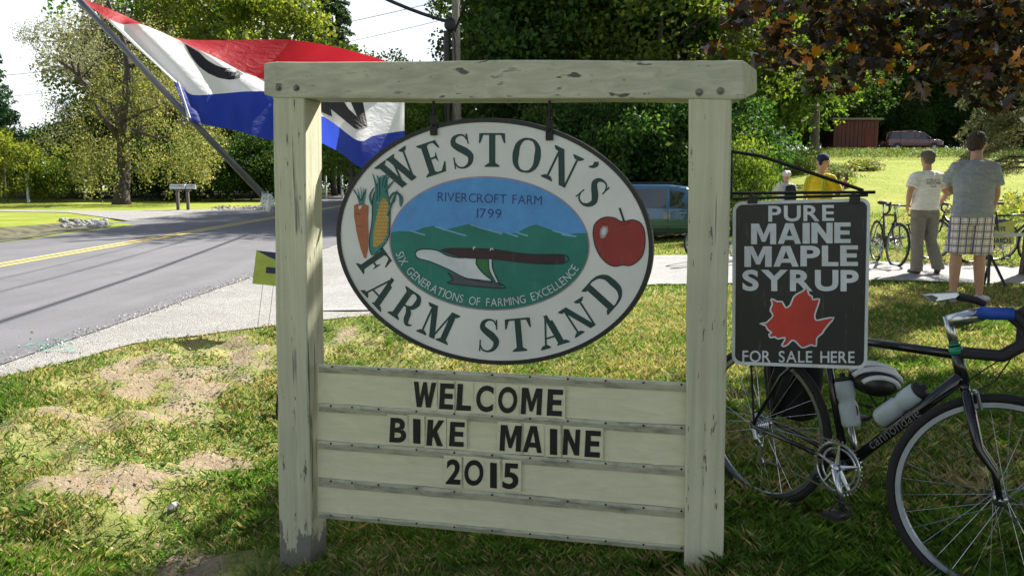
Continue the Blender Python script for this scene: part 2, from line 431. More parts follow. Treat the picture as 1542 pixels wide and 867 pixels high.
# ================================================================== THE SIGN
SN = Vector((-.242, -.970, 0)).normalized(); SQ = Vector((.70, 2.85, 0)); SA = Vector((-SN.y, SN.x, 0))
if SA.x < 0: SA = -SA
def S(px, py, off=0.0):                # sight line meets the sign's front plane moved off towards the viewer
    d = ray(px, py); t = (SN.dot(SQ)+off-SN.dot(Vector((0, 0, CAMH))))/SN.dot(d)
    return Vector((0, 0, CAMH))+d*t
def slab(m, pts, off, thick, mi=0):      # pixel outline -> slab with its front at off
    a = [S(x, y, off) for x, y in pts]; b = [q-SN*thick for q in a]
    return m.hexa(a, b, mi)
M_post = paintwood('painted_timber_upright', (.68, .67, .45), 'z', .8)
M_beam = paintwood('painted_timber_level', (.60, .60, .42), 'x', .5)
M_board = paintwood('painted_board', (.77, .74, .50), 'x', -1.2)
M_black = simple('black_iron', (.012, .012, .013), .45, .3, bump=.3)
M_steel = simple('weathered_steel', (.20, .19, .17), .5, .6)
sign_root = Vector((S(745, 700).x, S(745, 700).y, 0))
SG = thing('farm_stand_sign', 'large weathered cream timber sign frame with letter board reading welcome bike maine', 'sign frame', sign_root)
def jit(v, a=.004, s=3.0): return v+Vector((noise.noise(v*s), noise.noise(v*s+Vector((5, 1, 2))), noise.noise(v*s+Vector((9, 7, 3)))))*a
def timber(name, front, depth, mat, nlen=24, bevel=.007, vertical=True):
    """front = 4 world points (a,b top / c,d bottom for a post; left pair / right pair for a beam)"""
    a, b, c, d = front; m = MB(); rings = []
    for i in range(nlen+1):
        t = i/nlen
        l = a.lerp(c, t); r_ = b.lerp(d, t)
        ring = [l, l.lerp(r_, .5), r_, r_-SN*depth*.5, r_-SN*depth, l.lerp(r_, .5)-SN*depth, l-SN*depth, l-SN*depth*.5]
        rings.append([jit(q) for q in ring])
    m.rings(rings)
    return m.build(name, mat, SG, bevel=bevel)
def down_to(a, b, z):                    # extend line a->b down to height z
    t = (z-a.z)/(b.z-a.z); return a.lerp(b, t)
PD = .150
lt, lb = S(410, 140), S(421, 870); rt, rb = S(457.5, 140), S(469, 870)
timber('post', (lt, rt, down_to(lt, lb, -.5), down_to(rt, rb, -.5)), .145, M_post)
lt2, lb2 = S(1037, 146), S(1029.5, 850); rt2, rb2 = S(1102, 146), S(1088, 850)
timber('post', (lt2, rt2, down_to(lt2, lb2, -.3), down_to(rt2, rb2, -.3)), .15, M_post)
# beam: outline from the photograph, ends cut on a slant
def beam():
    m = MB(); rings = []
    N = 40
    for i in range(N+1):
        t = i/N; px = 397+(1121-397)*t
        top = 92.5+(-2.5)*t+1.2*math.sin(t*9); bot = 147.5+3.5*t+1.8*math.sin(t*5+1)*math.sin(t*3)
        if i == 0: bot = 143; top = 95
        if i == N: bot = 150
        A_, B_ = S(px, top, .006), S(px, bot, .006)
        sh = 0
        if i == 0: sh = -.022
        if i == N: sh = .05
        bk = [q-SN*.152+SA*sh for q in (A_, B_)]
        if i in (0, N): bk = [bk[0]-Vector((0, 0, .012)), bk[1]+Vector((0, 0, .04 if i == N else .01))]
        rings.append([jit(q, .003) for q in (A_, A_.lerp(B_, .5), B_, B_.lerp(bk[1], .5), bk[1], bk[0].lerp(bk[1], .5), bk[0], bk[0].lerp(A_, .5))])
    m.rings(rings); return m.build('beam', M_beam, SG, bevel=.007)
beam()
for px, py in ((418, 132.5), (445, 132.5), (1053, 139), (1085, 137)):
    m = MB(); c = S(px, py, .014)
    m.tube([c-SN*.012, c+SN*.0, c+SN*.004], [.009, .009, .005], 6); m.tube([c-SN*.009, c-SN*.006], [.014, .014], 12)
    m.build('bolt', M_steel, SG)
# small nails below the beam
m = MB()
for px in (765, 782, 900, 905, 975):
    q = S(px, 152, -.03); m.tube([q+Vector((0, 0, .01)), q-Vector((0, 0, .012))], .0012, 5)
m.build('nails', M_steel, SG)['kind'] = 'stuff'
# --- letter board: four lap boards with clear tracks
PB = -.045
Lx = lambda y: 481.5; Rx = 1032
rows_l = [549, 607, 663, 719, 779]; rows_r = [577, 641, 703, 766, 831]
def row_y(k, px):                        # y of row line k (may be fractional) at pixel px
    a = np.interp(k, range(5), rows_l); b_ = np.interp(k, range(5), rows_r); t = (px-481)/(1032-481); return a+(b_-a)*t
for k in range(4):
    m = MB(); y0l, y1l, y0r, y1r = row_y(k, 481), row_y(k+1, 481), row_y(k, 1033), row_y(k+1, 1033)
    tl, tr, bl, br = S(478, y0l, PB), S(1035, y0r, PB), S(478, y1l-.7, PB+.006), S(1035, y1r-.7, PB+.006)
    N = 12; rings = []
    for i in range(N+1):
        t = i/N; a = tl.lerp(tr, t); b_ = bl.lerp(br, t); wv = Vector((0, 0, .0022*math.sin(i*1.7+k)))
        rings.append([a, a.lerp(b_, .5), b_+wv, b_+wv-SN*.022, a-SN*.018])
    m.rings(rings); m.build('lap_board', M_board, SG, bevel=.0015)
def rail_mat():
    b = NB('track_rail'); v = b.co('Object', (2, 10, 10)); n = b.noise(v, 3, 7, .7)
    b.color(b.ramp(n, [(.3, (.18, .19, .15)), (.5, (.46, .46, .35)), (.75, (.62, .61, .46))])); b.b.inputs['Roughness'].default_value = .45; b.bump(n, .3, .003); return b.m
M_rail = rail_mat()
for k in range(5):
    # track strip: below each board edge (the topmost is the wide top rail, the last the sill)
    f0, f1 = {0: (-.02, .20), 1: (1.0, 1.22), 2: (2.0, 2.22), 3: (3.0, 3.22), 4: (3.86, 4.0)}[k]
    m = MB(); N = 26; rings = []
    for i in range(N+1):
        px = 480+(1033.5-480)*i/N
        wv = .9*noise.noise(Vector((px*.013, k*3, 0)))
        off = PB+.0125+.002*noise.noise(Vector((px*.02, k, 5)))
        a, b_ = S(px, row_y(f0, px)+wv, off), S(px, row_y(f1, px)+wv, off-.006)
        mid = S(px, row_y(f0+(f1-f0)*.35, px)+wv, off+.002)
        rings.append([a, mid, b_, b_-SN*.004, a-SN*.006])
    m.rings(rings); rl = m.build('letter_track', M_rail, SG)
    m = MB()
    for px in ([498, 530] if k else [500]) + list(range(570, 1030, 57)):
        c = S(px, row_y(f0+.055, px), PB+.0155); m.ball(c, .0042, 8, 5)
    m.build('rivets', M_black, rl)['kind'] = 'stuff'
# wooden stake leaning at the left post's foot
m = MB(); a, b_ = S(486, 778, -.14), S(476, 838, -.16)
m.tube([a+Vector((0, 0, .05)), b_-Vector((0, 0, .3))], .019, 4); m.build('brace', simple('raw_wood', (.45, .36, .24), .8), SG)

# ------------------------------------------------------------------ lettering
FONT = {}
def glyph_mesh(ch, weight=0.0):
    key = (ch, round(weight, 4))
    if key in FONT: return FONT[key]
    cu = bpy.data.curves.new('glyph', 'FONT'); cu.body = ch; cu.size = 1.0; cu.offset = weight; cu.resolution_u = 6
    ob = bpy.data.objects.new('glyph', cu); COL.objects.link(ob)
    dg = bpy.context.evaluated_depsgraph_get(); me = bpy.data.meshes.new_from_object(ob.evaluated_get(dg))
    vs = [(q.co.x, q.co.y) for q in me.vertices]; fs = [tuple(p.vertices) for p in me.polygons]
    bpy.data.objects.remove(ob); bpy.data.curves.remove(cu); bpy.data.meshes.remove(me)
    if vs:
        x0 = min(q[0] for q in vs); x1 = max(q[0] for q in vs); y0 = min(q[1] for q in vs); y1 = max(q[1] for q in vs)
        vs = [((x-x0)/(x1-x0), (y-y0)/(y1-y0)) for x, y in vs]; asp = (x1-x0)/(y1-y0)
    else: asp = .3
    FONT[key] = (vs, fs, asp); return FONT[key]
BOLD = {
 'M': (.92, [[(0, 0), (0, 1), (.31, 1), (.5, .47), (.69, 1), (1, 1), (1, 0), (.76, 0), (.76, .66), (.57, .12), (.43, .12), (.24, .66), (.24, 0)]]),
 'W': (1.0, [[(0, 1), (.19, 0), (.40, 0), (.5, .52), (.6, 0), (.81, 0), (1, 1), (.79, 1), (.69, .40), (.58, 1), (.42, 1), (.31, .40), (.21, 1)]]),
 'N': (.78, [[(0, 0), (0, 1), (.29, 1), (.71, .44), (.71, 1), (1, 1), (1, 0), (.72, 0), (.29, .58), (.29, 0)]]),
 'A': (.85, [[(0, 0), (.33, 1), (.5, 1), (.5, .76), (.38, .38), (.5, .38), (.5, .19), (.32, .19), (.25, 0)], [(1, 0), (.67, 1), (.5, 1), (.5, .76), (.62, .38), (.5, .38), (.5, .19), (.68, .19), (.75, 0)]]),
 'E': (.60, [[(0, 0), (0, 1), (1, 1), (1, .80), (.36, .80), (.36, .61), (.93, .61), (.93, .41), (.36, .41), (.36, .20), (1, .20), (1, 0)]]),
 'L': (.56, [[(0, 0), (0, 1), (.38, 1), (.38, .20), (1, .20), (1, 0)]]),
 'I': (.26, [[(0, 0), (0, 1), (1, 1), (1, 0)]]),
 'K': (.72, [[(0, 0), (0, 1), (.34, 1), (.34, .62), (.66, 1), (1, 1), (.60, .56), (1, 0), (.64, 0), (.40, .36), (.34, .29), (.34, 0)]]),
}
for _k, (_a, _p) in BOLD.items():
    _v = [q for p in _p for q in p]; _f = []; _b = 0
    for p in _p: _f.append(tuple(range(_b, _b+len(p)))); _b += len(p)
    BOLD[_k] = (_v, _f, _a)
_gm = glyph_mesh
def glyph_mesh(ch, weight=0.0):
    if weight >= .03 and ch in BOLD: return BOLD[ch]
    return _gm(ch, weight)
def put_glyph(m, vs, fs, cx, cy, wd, ht, ang, project, mi=0):
    """vs in the unit square; placed centred on pixel cx,cy, turned ang degrees anticlockwise"""
    ca, sa = math.cos(R(ang)), math.sin(R(ang)); out = []
    for x, y in vs:
        X = (x-.5)*wd; Y = (y-.5)*ht
        out.append(project(cx+X*ca-Y*sa, cy-(X*sa+Y*ca)))
    m.add(out, fs, mi)
def thicken(m, front, n, th):            # give a flat glyph mesh a real thickness
    pass
def glyph_solid(m, ch, weight, cx, cy, wd, ht, ang, proj_front, proj_back, mi=0):
    vs, fs, asp = glyph_mesh(ch, weight)
    put_glyph(m, vs, fs, cx, cy, wd, ht, ang, proj_front, mi)
    # side walls from boundary edges
    from collections import Counter
    ec = Counter(); 
    for f in fs:
        for i in range(len(f)): ec[tuple(sorted((f[i], f[(i+1) % len(f)])))] += 1
    ca, sa = math.cos(R(ang)), math.sin(R(ang))
    def P(q, pr):
        X = (q[0]-.5)*wd; Y = (q[1]-.5)*ht; return pr(cx+X*ca-Y*sa, cy-(X*sa+Y*ca))
    for (i, j), n in ec.items():
        if n == 1: m.add([P(vs[i], proj_front), P(vs[j], proj_front), P(vs[j], proj_back), P(vs[i], proj_back)], [(0, 1, 2, 3)], mi)

# marquee letter tiles: (char, left, right) pixel spans measured at each letter, row, centre y is taken between tracks
M_ink = simple('black_letter', (.008, .008, .009), .5, bump=0)
def tilemat():
    b = NB('letter_tile'); b.color((.68, .66, .46)); b.b.inputs['Roughness'].default_value = .4; b.b.inputs['Specular IOR Level'].default_value = .6; return b.m
M_tile = tilemat()
tiles = [('W', 622, 656, 575, 613), ('E', 662, 683, 577, 616), ('L', 688, 710, 578, 618), ('C', 717, 743, 580, 620), ('O', 750, 779, 582, 622), ('M', 785, 816, 584, 624), ('E', 824, 847, 586, 626),
         ('B', 587, 612, 629, 666), ('I', 622, 633, 630, 667), ('K', 643, 668, 632, 671), ('E', 677, 699, 635, 672), ('M', 753, 785, 640, 679), ('A', 788, 817, 641, 681), ('I', 828, 839, 645, 684), ('N', 848, 873, 646, 685), ('E', 881, 904, 648, 688),
         ('2', 672, 694, 691, 729), ('O', 699, 728, 692, 731), ('1', 738, 748, 696, 734), ('5', 757, 781, 697, 736)]
for ch, x0, x1, y0, y1 in tiles:
    m = MB(); a0 = (x1-x0)
    pad = 4 if ch not in 'I1' else 9
    sl = .078
    q = [(x0-pad, y0-6-sl*0), (x1+pad, y0-6+sl*(a0+8)), (x1+pad, y1+3+sl*(a0+8)*.6), (x0-pad, y1+3)]
    slab(m, q, PB+.0132, .0006); tl_ = m.build('letter_tile', M_board, SG)
    m = MB(); gch = 'I' if ch == '1' else ch
    if gch == 'I':
        slab(m, [(x0, y0), (x1, y0+1), (x1, y1+1), (x0, y1)], PB+.0152, .0014)
    else:
        glyph_solid(m, gch, .030, (x0+x1)/2, (y0+y1)/2, x1-x0, y1-y0, -3.0, lambda a, b_: S(a, b_, PB+.0152), lambda a, b_: S(a, b_, PB+.0138))
    m.build('letter', M_ink, tl_)

# ------------------------------------------------------------------ serif capitals, drawn here
def stroke(pts, ws, n=18):
    """variable-width stroke as a strip of quads"""
    P = [Vector((*p, 0)) for p in pts]; out = []; W = []
    k = len(P)
    for i in range(k-1):
        p0 = P[max(i-1, 0)]; p1 = P[i]; p2 = P[i+1]; p3 = P[min(i+2, k-1)]
        for j in range(n if i < k-2 else n+1):
            t = j/n
            q = .5*((2*p1)+(p2-p0)*t+(2*p0-5*p1+4*p2-p3)*t*t+(3*p1-p0-3*p2+p3)*t**3)
            out.append(q); W.append(ws[i]+(ws[i+1]-ws[i])*t)
    vs = []; fs = []
    for i, q in enumerate(out):
        t = (out[min(i+1, len(out)-1)]-out[max(i-1, 0)]).normalized(); nn = Vector((-t.y, t.x, 0))
        vs += [tuple((q+nn*W[i]/2)[:2]), tuple((q-nn*W[i]/2)[:2])]
    for i in range(len(out)-1): fs.append((2*i, 2*i+1, 2*i+3, 2*i+2))
    return vs, fs
def rect(x0, y0, x1, y1): return [(x0, y0), (x1, y0), (x1, y1), (x0, y1)], [(0, 1, 2, 3)]
def para(xa, ya, xb, yb, w_): return [(xa, ya), (xa+w_, ya), (xb+w_, yb), (xb, yb)], [(0, 1, 2, 3)]
def serif(x0, x1, y, s=1):               # slab with bracket, s=1 rises from the baseline, -1 hangs from the cap line
    h = .045*s; xm0 = x0+(x1-x0)*.26; xm1 = x1-(x1-x0)*.26
    return [(x0, y), (x1, y), (x1, y+h*.8), (xm1, y+h*2.6), (xm0, y+h*2.6), (x0, y+h*.8)], [(0, 1, 2, 3, 4, 5)]
TH, TN = .185, .062
def poly(*p): return list(p), [tuple(range(len(p)))]
SER = {
 'W': (1.18, [para(.10, 1, .34, 0, .20), para(.39, 0, .56, .86, .06), para(.46, 1, .70, 0, .20), para(.76, 0, 1.03, 1, .06), serif(0, .42, 1, -1), serif(.44, .74, 1, -1), serif(.92, 1.18, 1, -1)]),
 'E': (.70, [rect(.12, 0, .12+TH, 1), serif(0, .40, 0), serif(0, .40, 1, -1), rect(.2, 0, .62, .06), rect(.2, .94, .60, 1), rect(.2, .47, .48, .53), poly((.50, .06), (.62, 0), (.70, .30), (.66, .30)), poly((.50, .94), (.60, 1), (.66, .74), (.62, .74)), poly((.44, .53), (.44, .47), (.50, .33), (.50, .67))]),
 'S': (.62, [stroke([(.52, .80), (.44, .94), (.30, .975), (.15, .90), (.12, .74), (.26, .60), (.42, .48), (.54, .32), (.48, .12), (.31, .025), (.14, .07), (.06, .22)], [.03, .05, .06, .12, .17, .20, .21, .18, .12, .06, .05, .03], 8), poly((.50, .98), (.55, .98), (.56, .68), (.52, .68)), poly((.03, .02), (.07, .02), (.08, .36), (.04, .36))]),
 'T': (.80, [rect(.31, 0, .31+TH, 1), serif(.18, .62, 0), rect(.06, .94, .74, 1), poly((.02, 1), (.14, .94), (.05, .70), (.01, .70)), poly((.78, 1), (.66, .94), (.75, .70), (.79, .70))]),
 'O': (.82, [stroke([(.41, .97), (.26, .93), (.13, .76), (.10, .5), (.13, .24), (.26, .07), (.41, .03)], [.055, .08, .15, .19, .15, .08, .055], 8), stroke([(.41, .97), (.56, .93), (.69, .76), (.72, .5), (.69, .24), (.56, .07), (.41, .03)], [.055, .08, .15, .19, .15, .08, .055], 8)]),
 'N': (.92, [rect(.16, .0, .16+TN, 1), para(.10, 1, .60, 0, .20), rect(.74, 0, .74+TN, 1), serif(.02, .38, 0), serif(0, .30, 1, -1), serif(.60, .94, 1, -1)]),
 'F': (.66, [rect(.12, 0, .12+TH, 1), serif(0, .42, 0), serif(0, .40, 1, -1), rect(.2, .94, .60, 1), rect(.2, .46, .46, .52), poly((.48, .94), (.58, 1), (.66, .70), (.62, .70)), poly((.42, .52), (.42, .46), (.48, .32), (.48, .66))]),
 'A': (.90, [para(.12, 0, .40, 1, .06), para(.60, 0, .36, 1, .12), para(.58, 0, .40, .8, .20), rect(.24, .28, .64, .335), serif(0, .32, 0), serif(.52, .92, 0)]),
 'R': (.84, [rect(.12, 0, .12+TH, 1), serif(0, .42, 0), serif(0, .40, 1, -1), rect(.2, .94, .42, 1), rect(.2, .46, .42, .52), stroke([(.38, .97), (.54, .92), (.60, .74), (.54, .55), (.38, .49)], [.06, .13, .19, .13, .06], 8), stroke([(.42, .48), (.54, .36), (.60, .16), (.70, .045), (.84, .10)], [.10, .17, .17, .10, .03], 8)]),
 'M': (1.08, [rect(.14, 0, .14+TN, 1), para(.12, 1, .44, 0, .19), para(.50, .02, .80, 1, .06), rect(.78, 0, .78+TH, 1), serif(0, .34, 0), serif(0, .28, 1, -1), serif(.66, 1.08, 0), serif(.80, 1.08, 1, -1)]),
 'D': (.86, [rect(.12, 0, .12+TH, 1), serif(0, .3, 0), serif(0, .3, 1, -1), rect(.2, .945, .44, 1), rect(.2, 0, .44, .055), stroke([(.40, .97), (.60, .91), (.74, .74), (.76, .5), (.74, .26), (.60, .09), (.40, .03)], [.055, .09, .16, .19, .16, .09, .055], 8)]),
 "'": (.2, [stroke([(.10, .93), (.15, .86), (.12, .74), (.02, .66)], [.14, .17, .10, .03], 6)]),
}
# ------------------------------------------------------------------ oval hanging sign
OF = -.055                                # front face of the oval, behind the posts' front
def ell(cx, cy, a, b_, n=96, shear=.045, t0=0, t1=360):
    out = []
    for i in range(n):
        t = R(t0+(t1-t0)*i/(n if t1-t0 == 360 else n-1)); X = a*math.cos(t); Y = b_*math.sin(t)
        out.append((cx+X, cy-Y+shear*X))
    return out
M_cream = NB('sign_white'); v_ = M_cream.co(); M_cream.color(M_cream.mix(1, (.77, .77, .74), M_cream.ramp(M_cream.noise(v_, 3, 6, .65), [(.3, .82), (.65, 1)]), 'MULTIPLY')); M_cream.b.inputs['Roughness'].default_value = .4; M_cream = M_cream.m
def paint(name, c, rough=.45):
    if name in MATS: return MATS[name]
    b = NB(name); v = b.co(); n1 = b.noise(v, 9, 8, .7); n2 = b.noise(b.co('Object', (30, 30, 4)), 2, 6, .7)
    k = b.mix(1, c, b.ramp(n1, [(.25, .72), (.7, 1.12)]), 'MULTIPLY'); k = b.mix(b.ramp(n2, [(.60, 0), (.78, .30)]), k, (.30, .31, .28))
    b.color(k); b.b.inputs['Roughness'].default_value = rough; b.bump(n2, .08, .003); MATS[name] = b.m; return b.m
M_rim = paint('rim_black', (.010, .013, .013)); M_teal = paint('letter_teal', (.007, .046, .046)); M_skyp = paint('painted_sky', (.09, .32, .70))
M_hill = paint('painted_hill', (.010, .19, .15)); M_pink = paint('painted_pink', (.40, .27, .33)); M_navyp = paint('painted_navy', (.02, .04, .22))
M_wht = paint('painted_white', (.66, .70, .72)); M_carrot = paint('painted_carrot', (.42, .13, .055)); M_corn = paint('painted_corn', (.48, .29, .055))
M_husk = paint('painted_husk', (.03, .22, .20)); M_redp = paint('painted_apple', (.30, .025, .022)); M_lineb = paint('painted_line', (.008, .012, .02)); M_lblue = paint('painted_light_blue', (.20, .42, .62))
OV = thing('oval_farm_sign', 'hanging oval farm stand sign with dark rim, teal lettering, carrot, corn and apple', 'hanging sign', S(745, 363, OF))
OC = (745, 363.5, 238.5, 185.5)
m = MB(); slab(m, ell(*OC, 120), OF, .024); m.build('board', M_cream, OV)
m = MB()
outer = [S(x, y, OF+.003) for x, y in ell(*OC, 120)]; inner = [S(x, y, OF+.003) for x, y in ell(OC[0], OC[1], OC[2]-6.5, OC[3]-6.5, 120)]
ob_ = [q+SN*(-.030) for q in [S(x, y, OF+.003) for x, y in ell(OC[0], OC[1], OC[2]+1, OC[3]+1, 120)]]
n = 120; m.add(outer+inner+ob_, [(i, (i+1) % n, n+(i+1) % n, n+i) for i in range(n)]+[(i, (i+1) % n, 2*n+(i+1) % n, 2*n+i) for i in range(n)]); m.build('rim', M_rim, OV)
LAY = [0]
def layer(m, pts, mi=0, lvl=1):
    LAY[0] += 1; off = OF+.0006*lvl+.00004*(LAY[0] % 12)
    m.add([S(x, y, off) for x, y in pts], [tuple(range(len(pts)))], mi)
def lines(m, pts, w_, mi=0, lvl=2, taper=False):
    ws = [w_]*len(pts) if not taper else [w_]*(len(pts)-1)+[w_*.25]
    vs, fs = stroke([(x, -y) for x, y in pts], ws, 6); LAY[0] += 1; off = OF+.0006*lvl+.00004*(LAY[0] % 12)
    m.add([S(x, -y, off) for x, y in vs], fs, mi)
def ser_word(spec, name):
    for ch, cx, cy, ang, ht in spec:
        wd, parts = SER[ch]; m = MB()
        for i, (vs, fs) in enumerate(parts):
            LAY[0] += 1; off = OF+.0012+.00006*i
            put_glyph(m, [(x/wd, y) for x, y in vs], fs, cx, cy, wd*ht, ht, ang, lambda a, b_, off=off: S(a, b_, off))
        m.build('letter', M_teal, OV)
ser_word([('W', 601, 256, 36, 49), ('E', 651, 238.5, 18.5, 50), ('S', 695, 228, 10, 52), ('T', 741, 226, 0, 51), ('O', 793, 234, -8, 53), ('N', 846, 252, -26, 52), ("'", 884, 259, -42, 48), ('S', 893, 290, -48, 49)], 'lettering')
ser_word([('F', 564, 396, -55, 47), ('A', 575, 437, -47, 48), ('R', 614, 462, -35, 49), ('M', 660, 487, -24, 48), ('S', 736, 505, -2, 50), ('T', 781, 504, 5, 50), ('A', 829, 498, 17, 49), ('N', 871, 478, 33, 47), ('D', 911, 439, 48, 54)], 'lettering')
# inner picture
IC = (737, 366.5, 149, 99)
m = MB(); layer(m, ell(IC[0], IC[1], IC[2]+2, IC[3]+2, 90, .03), 0, 1); m.build('picture_border', M_pink, OV)
m = MB(); layer(m, ell(*IC, 90, .03), 0, 2); m.build('painted_sky', M_skyp, OV)
m = MB()
hill_top = [(589, 350), (600, 348), (622, 349), (640, 342), (655, 340), (668, 347), (690, 341), (707, 337), (730, 345), (755, 351), (778, 351), (796, 341), (808, 338), (830, 346), (850, 353), (872, 351), (885.5, 351)]
low = [p for p in ell(*IC, 90, .03) if p[1] > 352]
low = sorted(low, key=lambda p: -math.atan2(-(p[1]-352), p[0]-737) if True else 0)
low = sorted([p for p in ell(*IC, 140, .03) if p[1] > 352], key=lambda p: math.atan2(p[1]-352, p[0]-737))
layer(m, hill_top+[(p[0], p[1]) for p in low], 0, 3); m.build('painted_hills', M_hill, OV)
m = MB()
for a, b_ in (((617, 347), (640, 354)), ((655, 341), (702, 355)), ((708, 338), (756, 352)), ((762, 350), (780, 356)), ((778, 350), (795, 355)), ((832, 347), (862, 355)), ((846, 353), (868, 356))):
    lines(m, [a, ((a[0]+b_[0])/2, (a[1]+b_[1])/2+.3), b_], 2.2, 0, 4)
m.build('mist_lines', M_lblue, OV)['kind'] = 'stuff'
# plough
m = MB()
blade = [(625, 382), (629, 377), (640, 375), (658, 377), (672, 384), (690, 388), (716, 388), (717, 397), (726, 410), (742, 424), (728, 424), (700, 418), (676, 406), (648, 394), (630, 389)]
layer(m, [(x, y+.3) for x, y in blade], 0, 5); lines(m, blade+[blade[0]], 1.6, 1, 6)
layer(m, [(717, 389), (735, 391), (736, 406), (739, 419), (728, 410), (718, 399)], 3, 5)
layer(m, [(736, 390), (741, 390), (742, 406), (751, 426), (745, 424), (737, 408)], 0, 6); lines(m, [(741, 390), (742, 405), (753, 430)], 1.4, 1, 7); lines(m, [(736, 391), (737, 407), (746, 424)], 1.4, 1, 7)
layer(m, [(674, 410), (690, 416), (728, 424), (746, 426), (758, 434), (676, 428), (682, 421)], 2, 5); lines(m, [(674, 410), (682, 421), (678, 427), (757, 434), (746, 425), (700, 419)], 1.6, 1, 7)
beamp = [(664, 377), (680, 374), (738, 375), (760, 378), (800, 383), (850, 384), (851, 396), (812, 397), (778, 394), (742, 390), (700, 388), (684, 384)]
layer(m, beamp, 4, 8); lines(m, beamp+[beamp[0]], 1.3, 1, 9)
lines(m, [(713, 376), (713, 372), (716, 373)], 1.5, 0, 9); lines(m, [(738, 377), (740, 374), (743, 376)], 1.5, 0, 9)
m.build('painted_plough', [M_wht, M_lineb, paint('painted_grey', (.07, .08, .10)), paint('painted_green', (.02, .16, .05)), paint('painted_plum', (.035, .008, .02))], OV)
# carrot
m = MB()
car = [(533, 309), (538, 307), (549, 307), (555, 310), (554, 330), (555, 352), (554, 375), (551, 389), (548, 388), (543, 374), (537, 350), (533, 325)]
layer(m, car, 0, 3); lines(m, [(536, 322), (543, 323)], 1, 2, 5); lines(m, [(538, 340), (545, 341)], .8, 2, 5); layer(m, [(539, 311), (545, 309), (544, 313), (541, 316)], 3, 4)
for dx, tx in ((-2, -10), (-1, -5), (1, 0), (2, 4), (3, 8)):
    lines(m, [(544+dx, 308), (544+(dx+tx)*.5, 295), (543+tx, 281+abs(tx)*.4)], 2.0, 1, 4, True)
for dx in (-8, 6): lines(m, [(544, 302), (543+dx, 290), (543+dx*1.3, 285)], 1.4, 2, 5)
m.build('painted_carrot', [M_carrot, M_husk, M_lineb, M_wht], OV)
# corn
m = MB()
husk = [(560, 384), (557, 378), (556, 360), (560, 332), (561, 300), (566, 285), (572, 268), (582, 266), (583, 287), (587, 310), (587, 345), (583, 362), (570, 378), (563, 383)]
layer(m, husk, 0, 3); layer(m, [(562, 372), (562, 350), (568, 322), (573, 303), (578, 297), (584, 304), (585, 330), (583, 352), (575, 366), (568, 372)], 1, 4)
lines(m, husk+[husk[0]], 1.2, 2, 5)
for i in range(12):
    y = 305+i*5.3
    for k in range(4):
        x = 568+k*4.6-i*.35+ (2 if i % 2 else 0)
        if x < 584: lines(m, [(x, y), (x+3.0, y+.6)], 1.1, 3, 5)
for pts in ([(560, 309), (557, 295), (563, 282)], [(566, 300), (566, 280), (561, 262)], [(570, 296), (570, 272), (567, 264)], [(578, 290), (586, 280), (594, 270)], [(578, 284), (580, 272), (588, 264)], [(585, 302), (592, 291), (601, 294), (602, 310)], [(587, 308), (593, 302), (596, 290), (605, 298), (603, 312)], [(583, 325), (592, 300), (598, 286)], [(574, 282), (577, 268), (583, 262)]):
    lines(m, pts, 3.2, 0, 6, True); lines(m, [(x+1.2, y) for x, y in pts], .9, 2, 7, True)
m.build('painted_corn', [M_husk, M_corn, M_lineb, paint('painted_kernel', (.68, .52, .20))], OV)
# apple
m = MB()
ap = [(893, 350), (895, 339), (902, 331), (912, 327), (925, 328), (934, 333), (942, 333), (952, 331), (962, 334), (968, 341), (971, 352), (971, 370), (967, 385), (958, 395), (948, 400), (938, 399), (926, 401), (915, 397), (904, 386), (897, 372), (894, 360)]
layer(m, ap, 0, 3); lines(m, ap+[ap[0]], 1.5, 1, 4); lines(m, [(940, 334), (936, 322), (933, 313)], 3.0, 1, 5); lines(m, [(932, 336), (941, 338), (950, 334)], .8, 1, 5)
layer(m, [(904, 345), (908, 340), (915, 341), (916, 348), (911, 358), (905, 359), (903, 352)], 3, 4); layer(m, [(906, 347), (909, 343), (913, 344), (912, 352), (908, 355), (906, 352)], 2, 5)
m.build('painted_apple', [M_redp, M_lineb, M_wht, paint('painted_shine', (.45, .33, .33))], OV)
# small lettering
def sans_line(m, text, x0, x1, ytop, ybot, ang, weight, off, mi=0, space=.45, gap=.14, base_tilt=0, single=None):
    adv = []; 
    for ch in text:
        if ch == ' ': adv.append((None, space)); continue
        vs, fs, asp = glyph_mesh(ch, weight); adv.append((ch, asp))
    tot = sum(a for _, a in adv)+gap*(len(adv)-1); ht = ybot-ytop; k = (x1-x0)/tot; x = x0
    for ch, a in adv:
        if ch:
            vs, fs, _ = glyph_mesh(ch, weight); cx = x+a*k/2; cy = (ytop+ybot)/2+(cx-x0)*base_tilt
            LAY[0] += 1; o_ = off+.00003*(LAY[0] % 6)
            if single: m = MB()
            put_glyph(m, vs, fs, cx, cy, a*k, ht, ang, lambda p, q: S(p, q, o_), mi)
            if single: m.build('letter', single[0], single[1])
        x += (a+gap)*k
m = MB(); sans_line(m, 'RIVERCROFT FARM', 659, 816, 289.5, 303, -2, -.004, OF+.0024, base_tilt=.035)
sans_line(m, '1799', 718, 755, 314, 328, -2, -.004, OF+.0024, base_tilt=.03); m.build('lettering', M_navyp, OV)['kind'] = 'stuff'
m = MB(); text = 'SIX GENERATIONS OF FARMING EXCELLENCE'
wds = [(.6 if c == ' ' else glyph_mesh(c, -.004)[2])+.17 for c in text]; tot = sum(wds); acc = 0
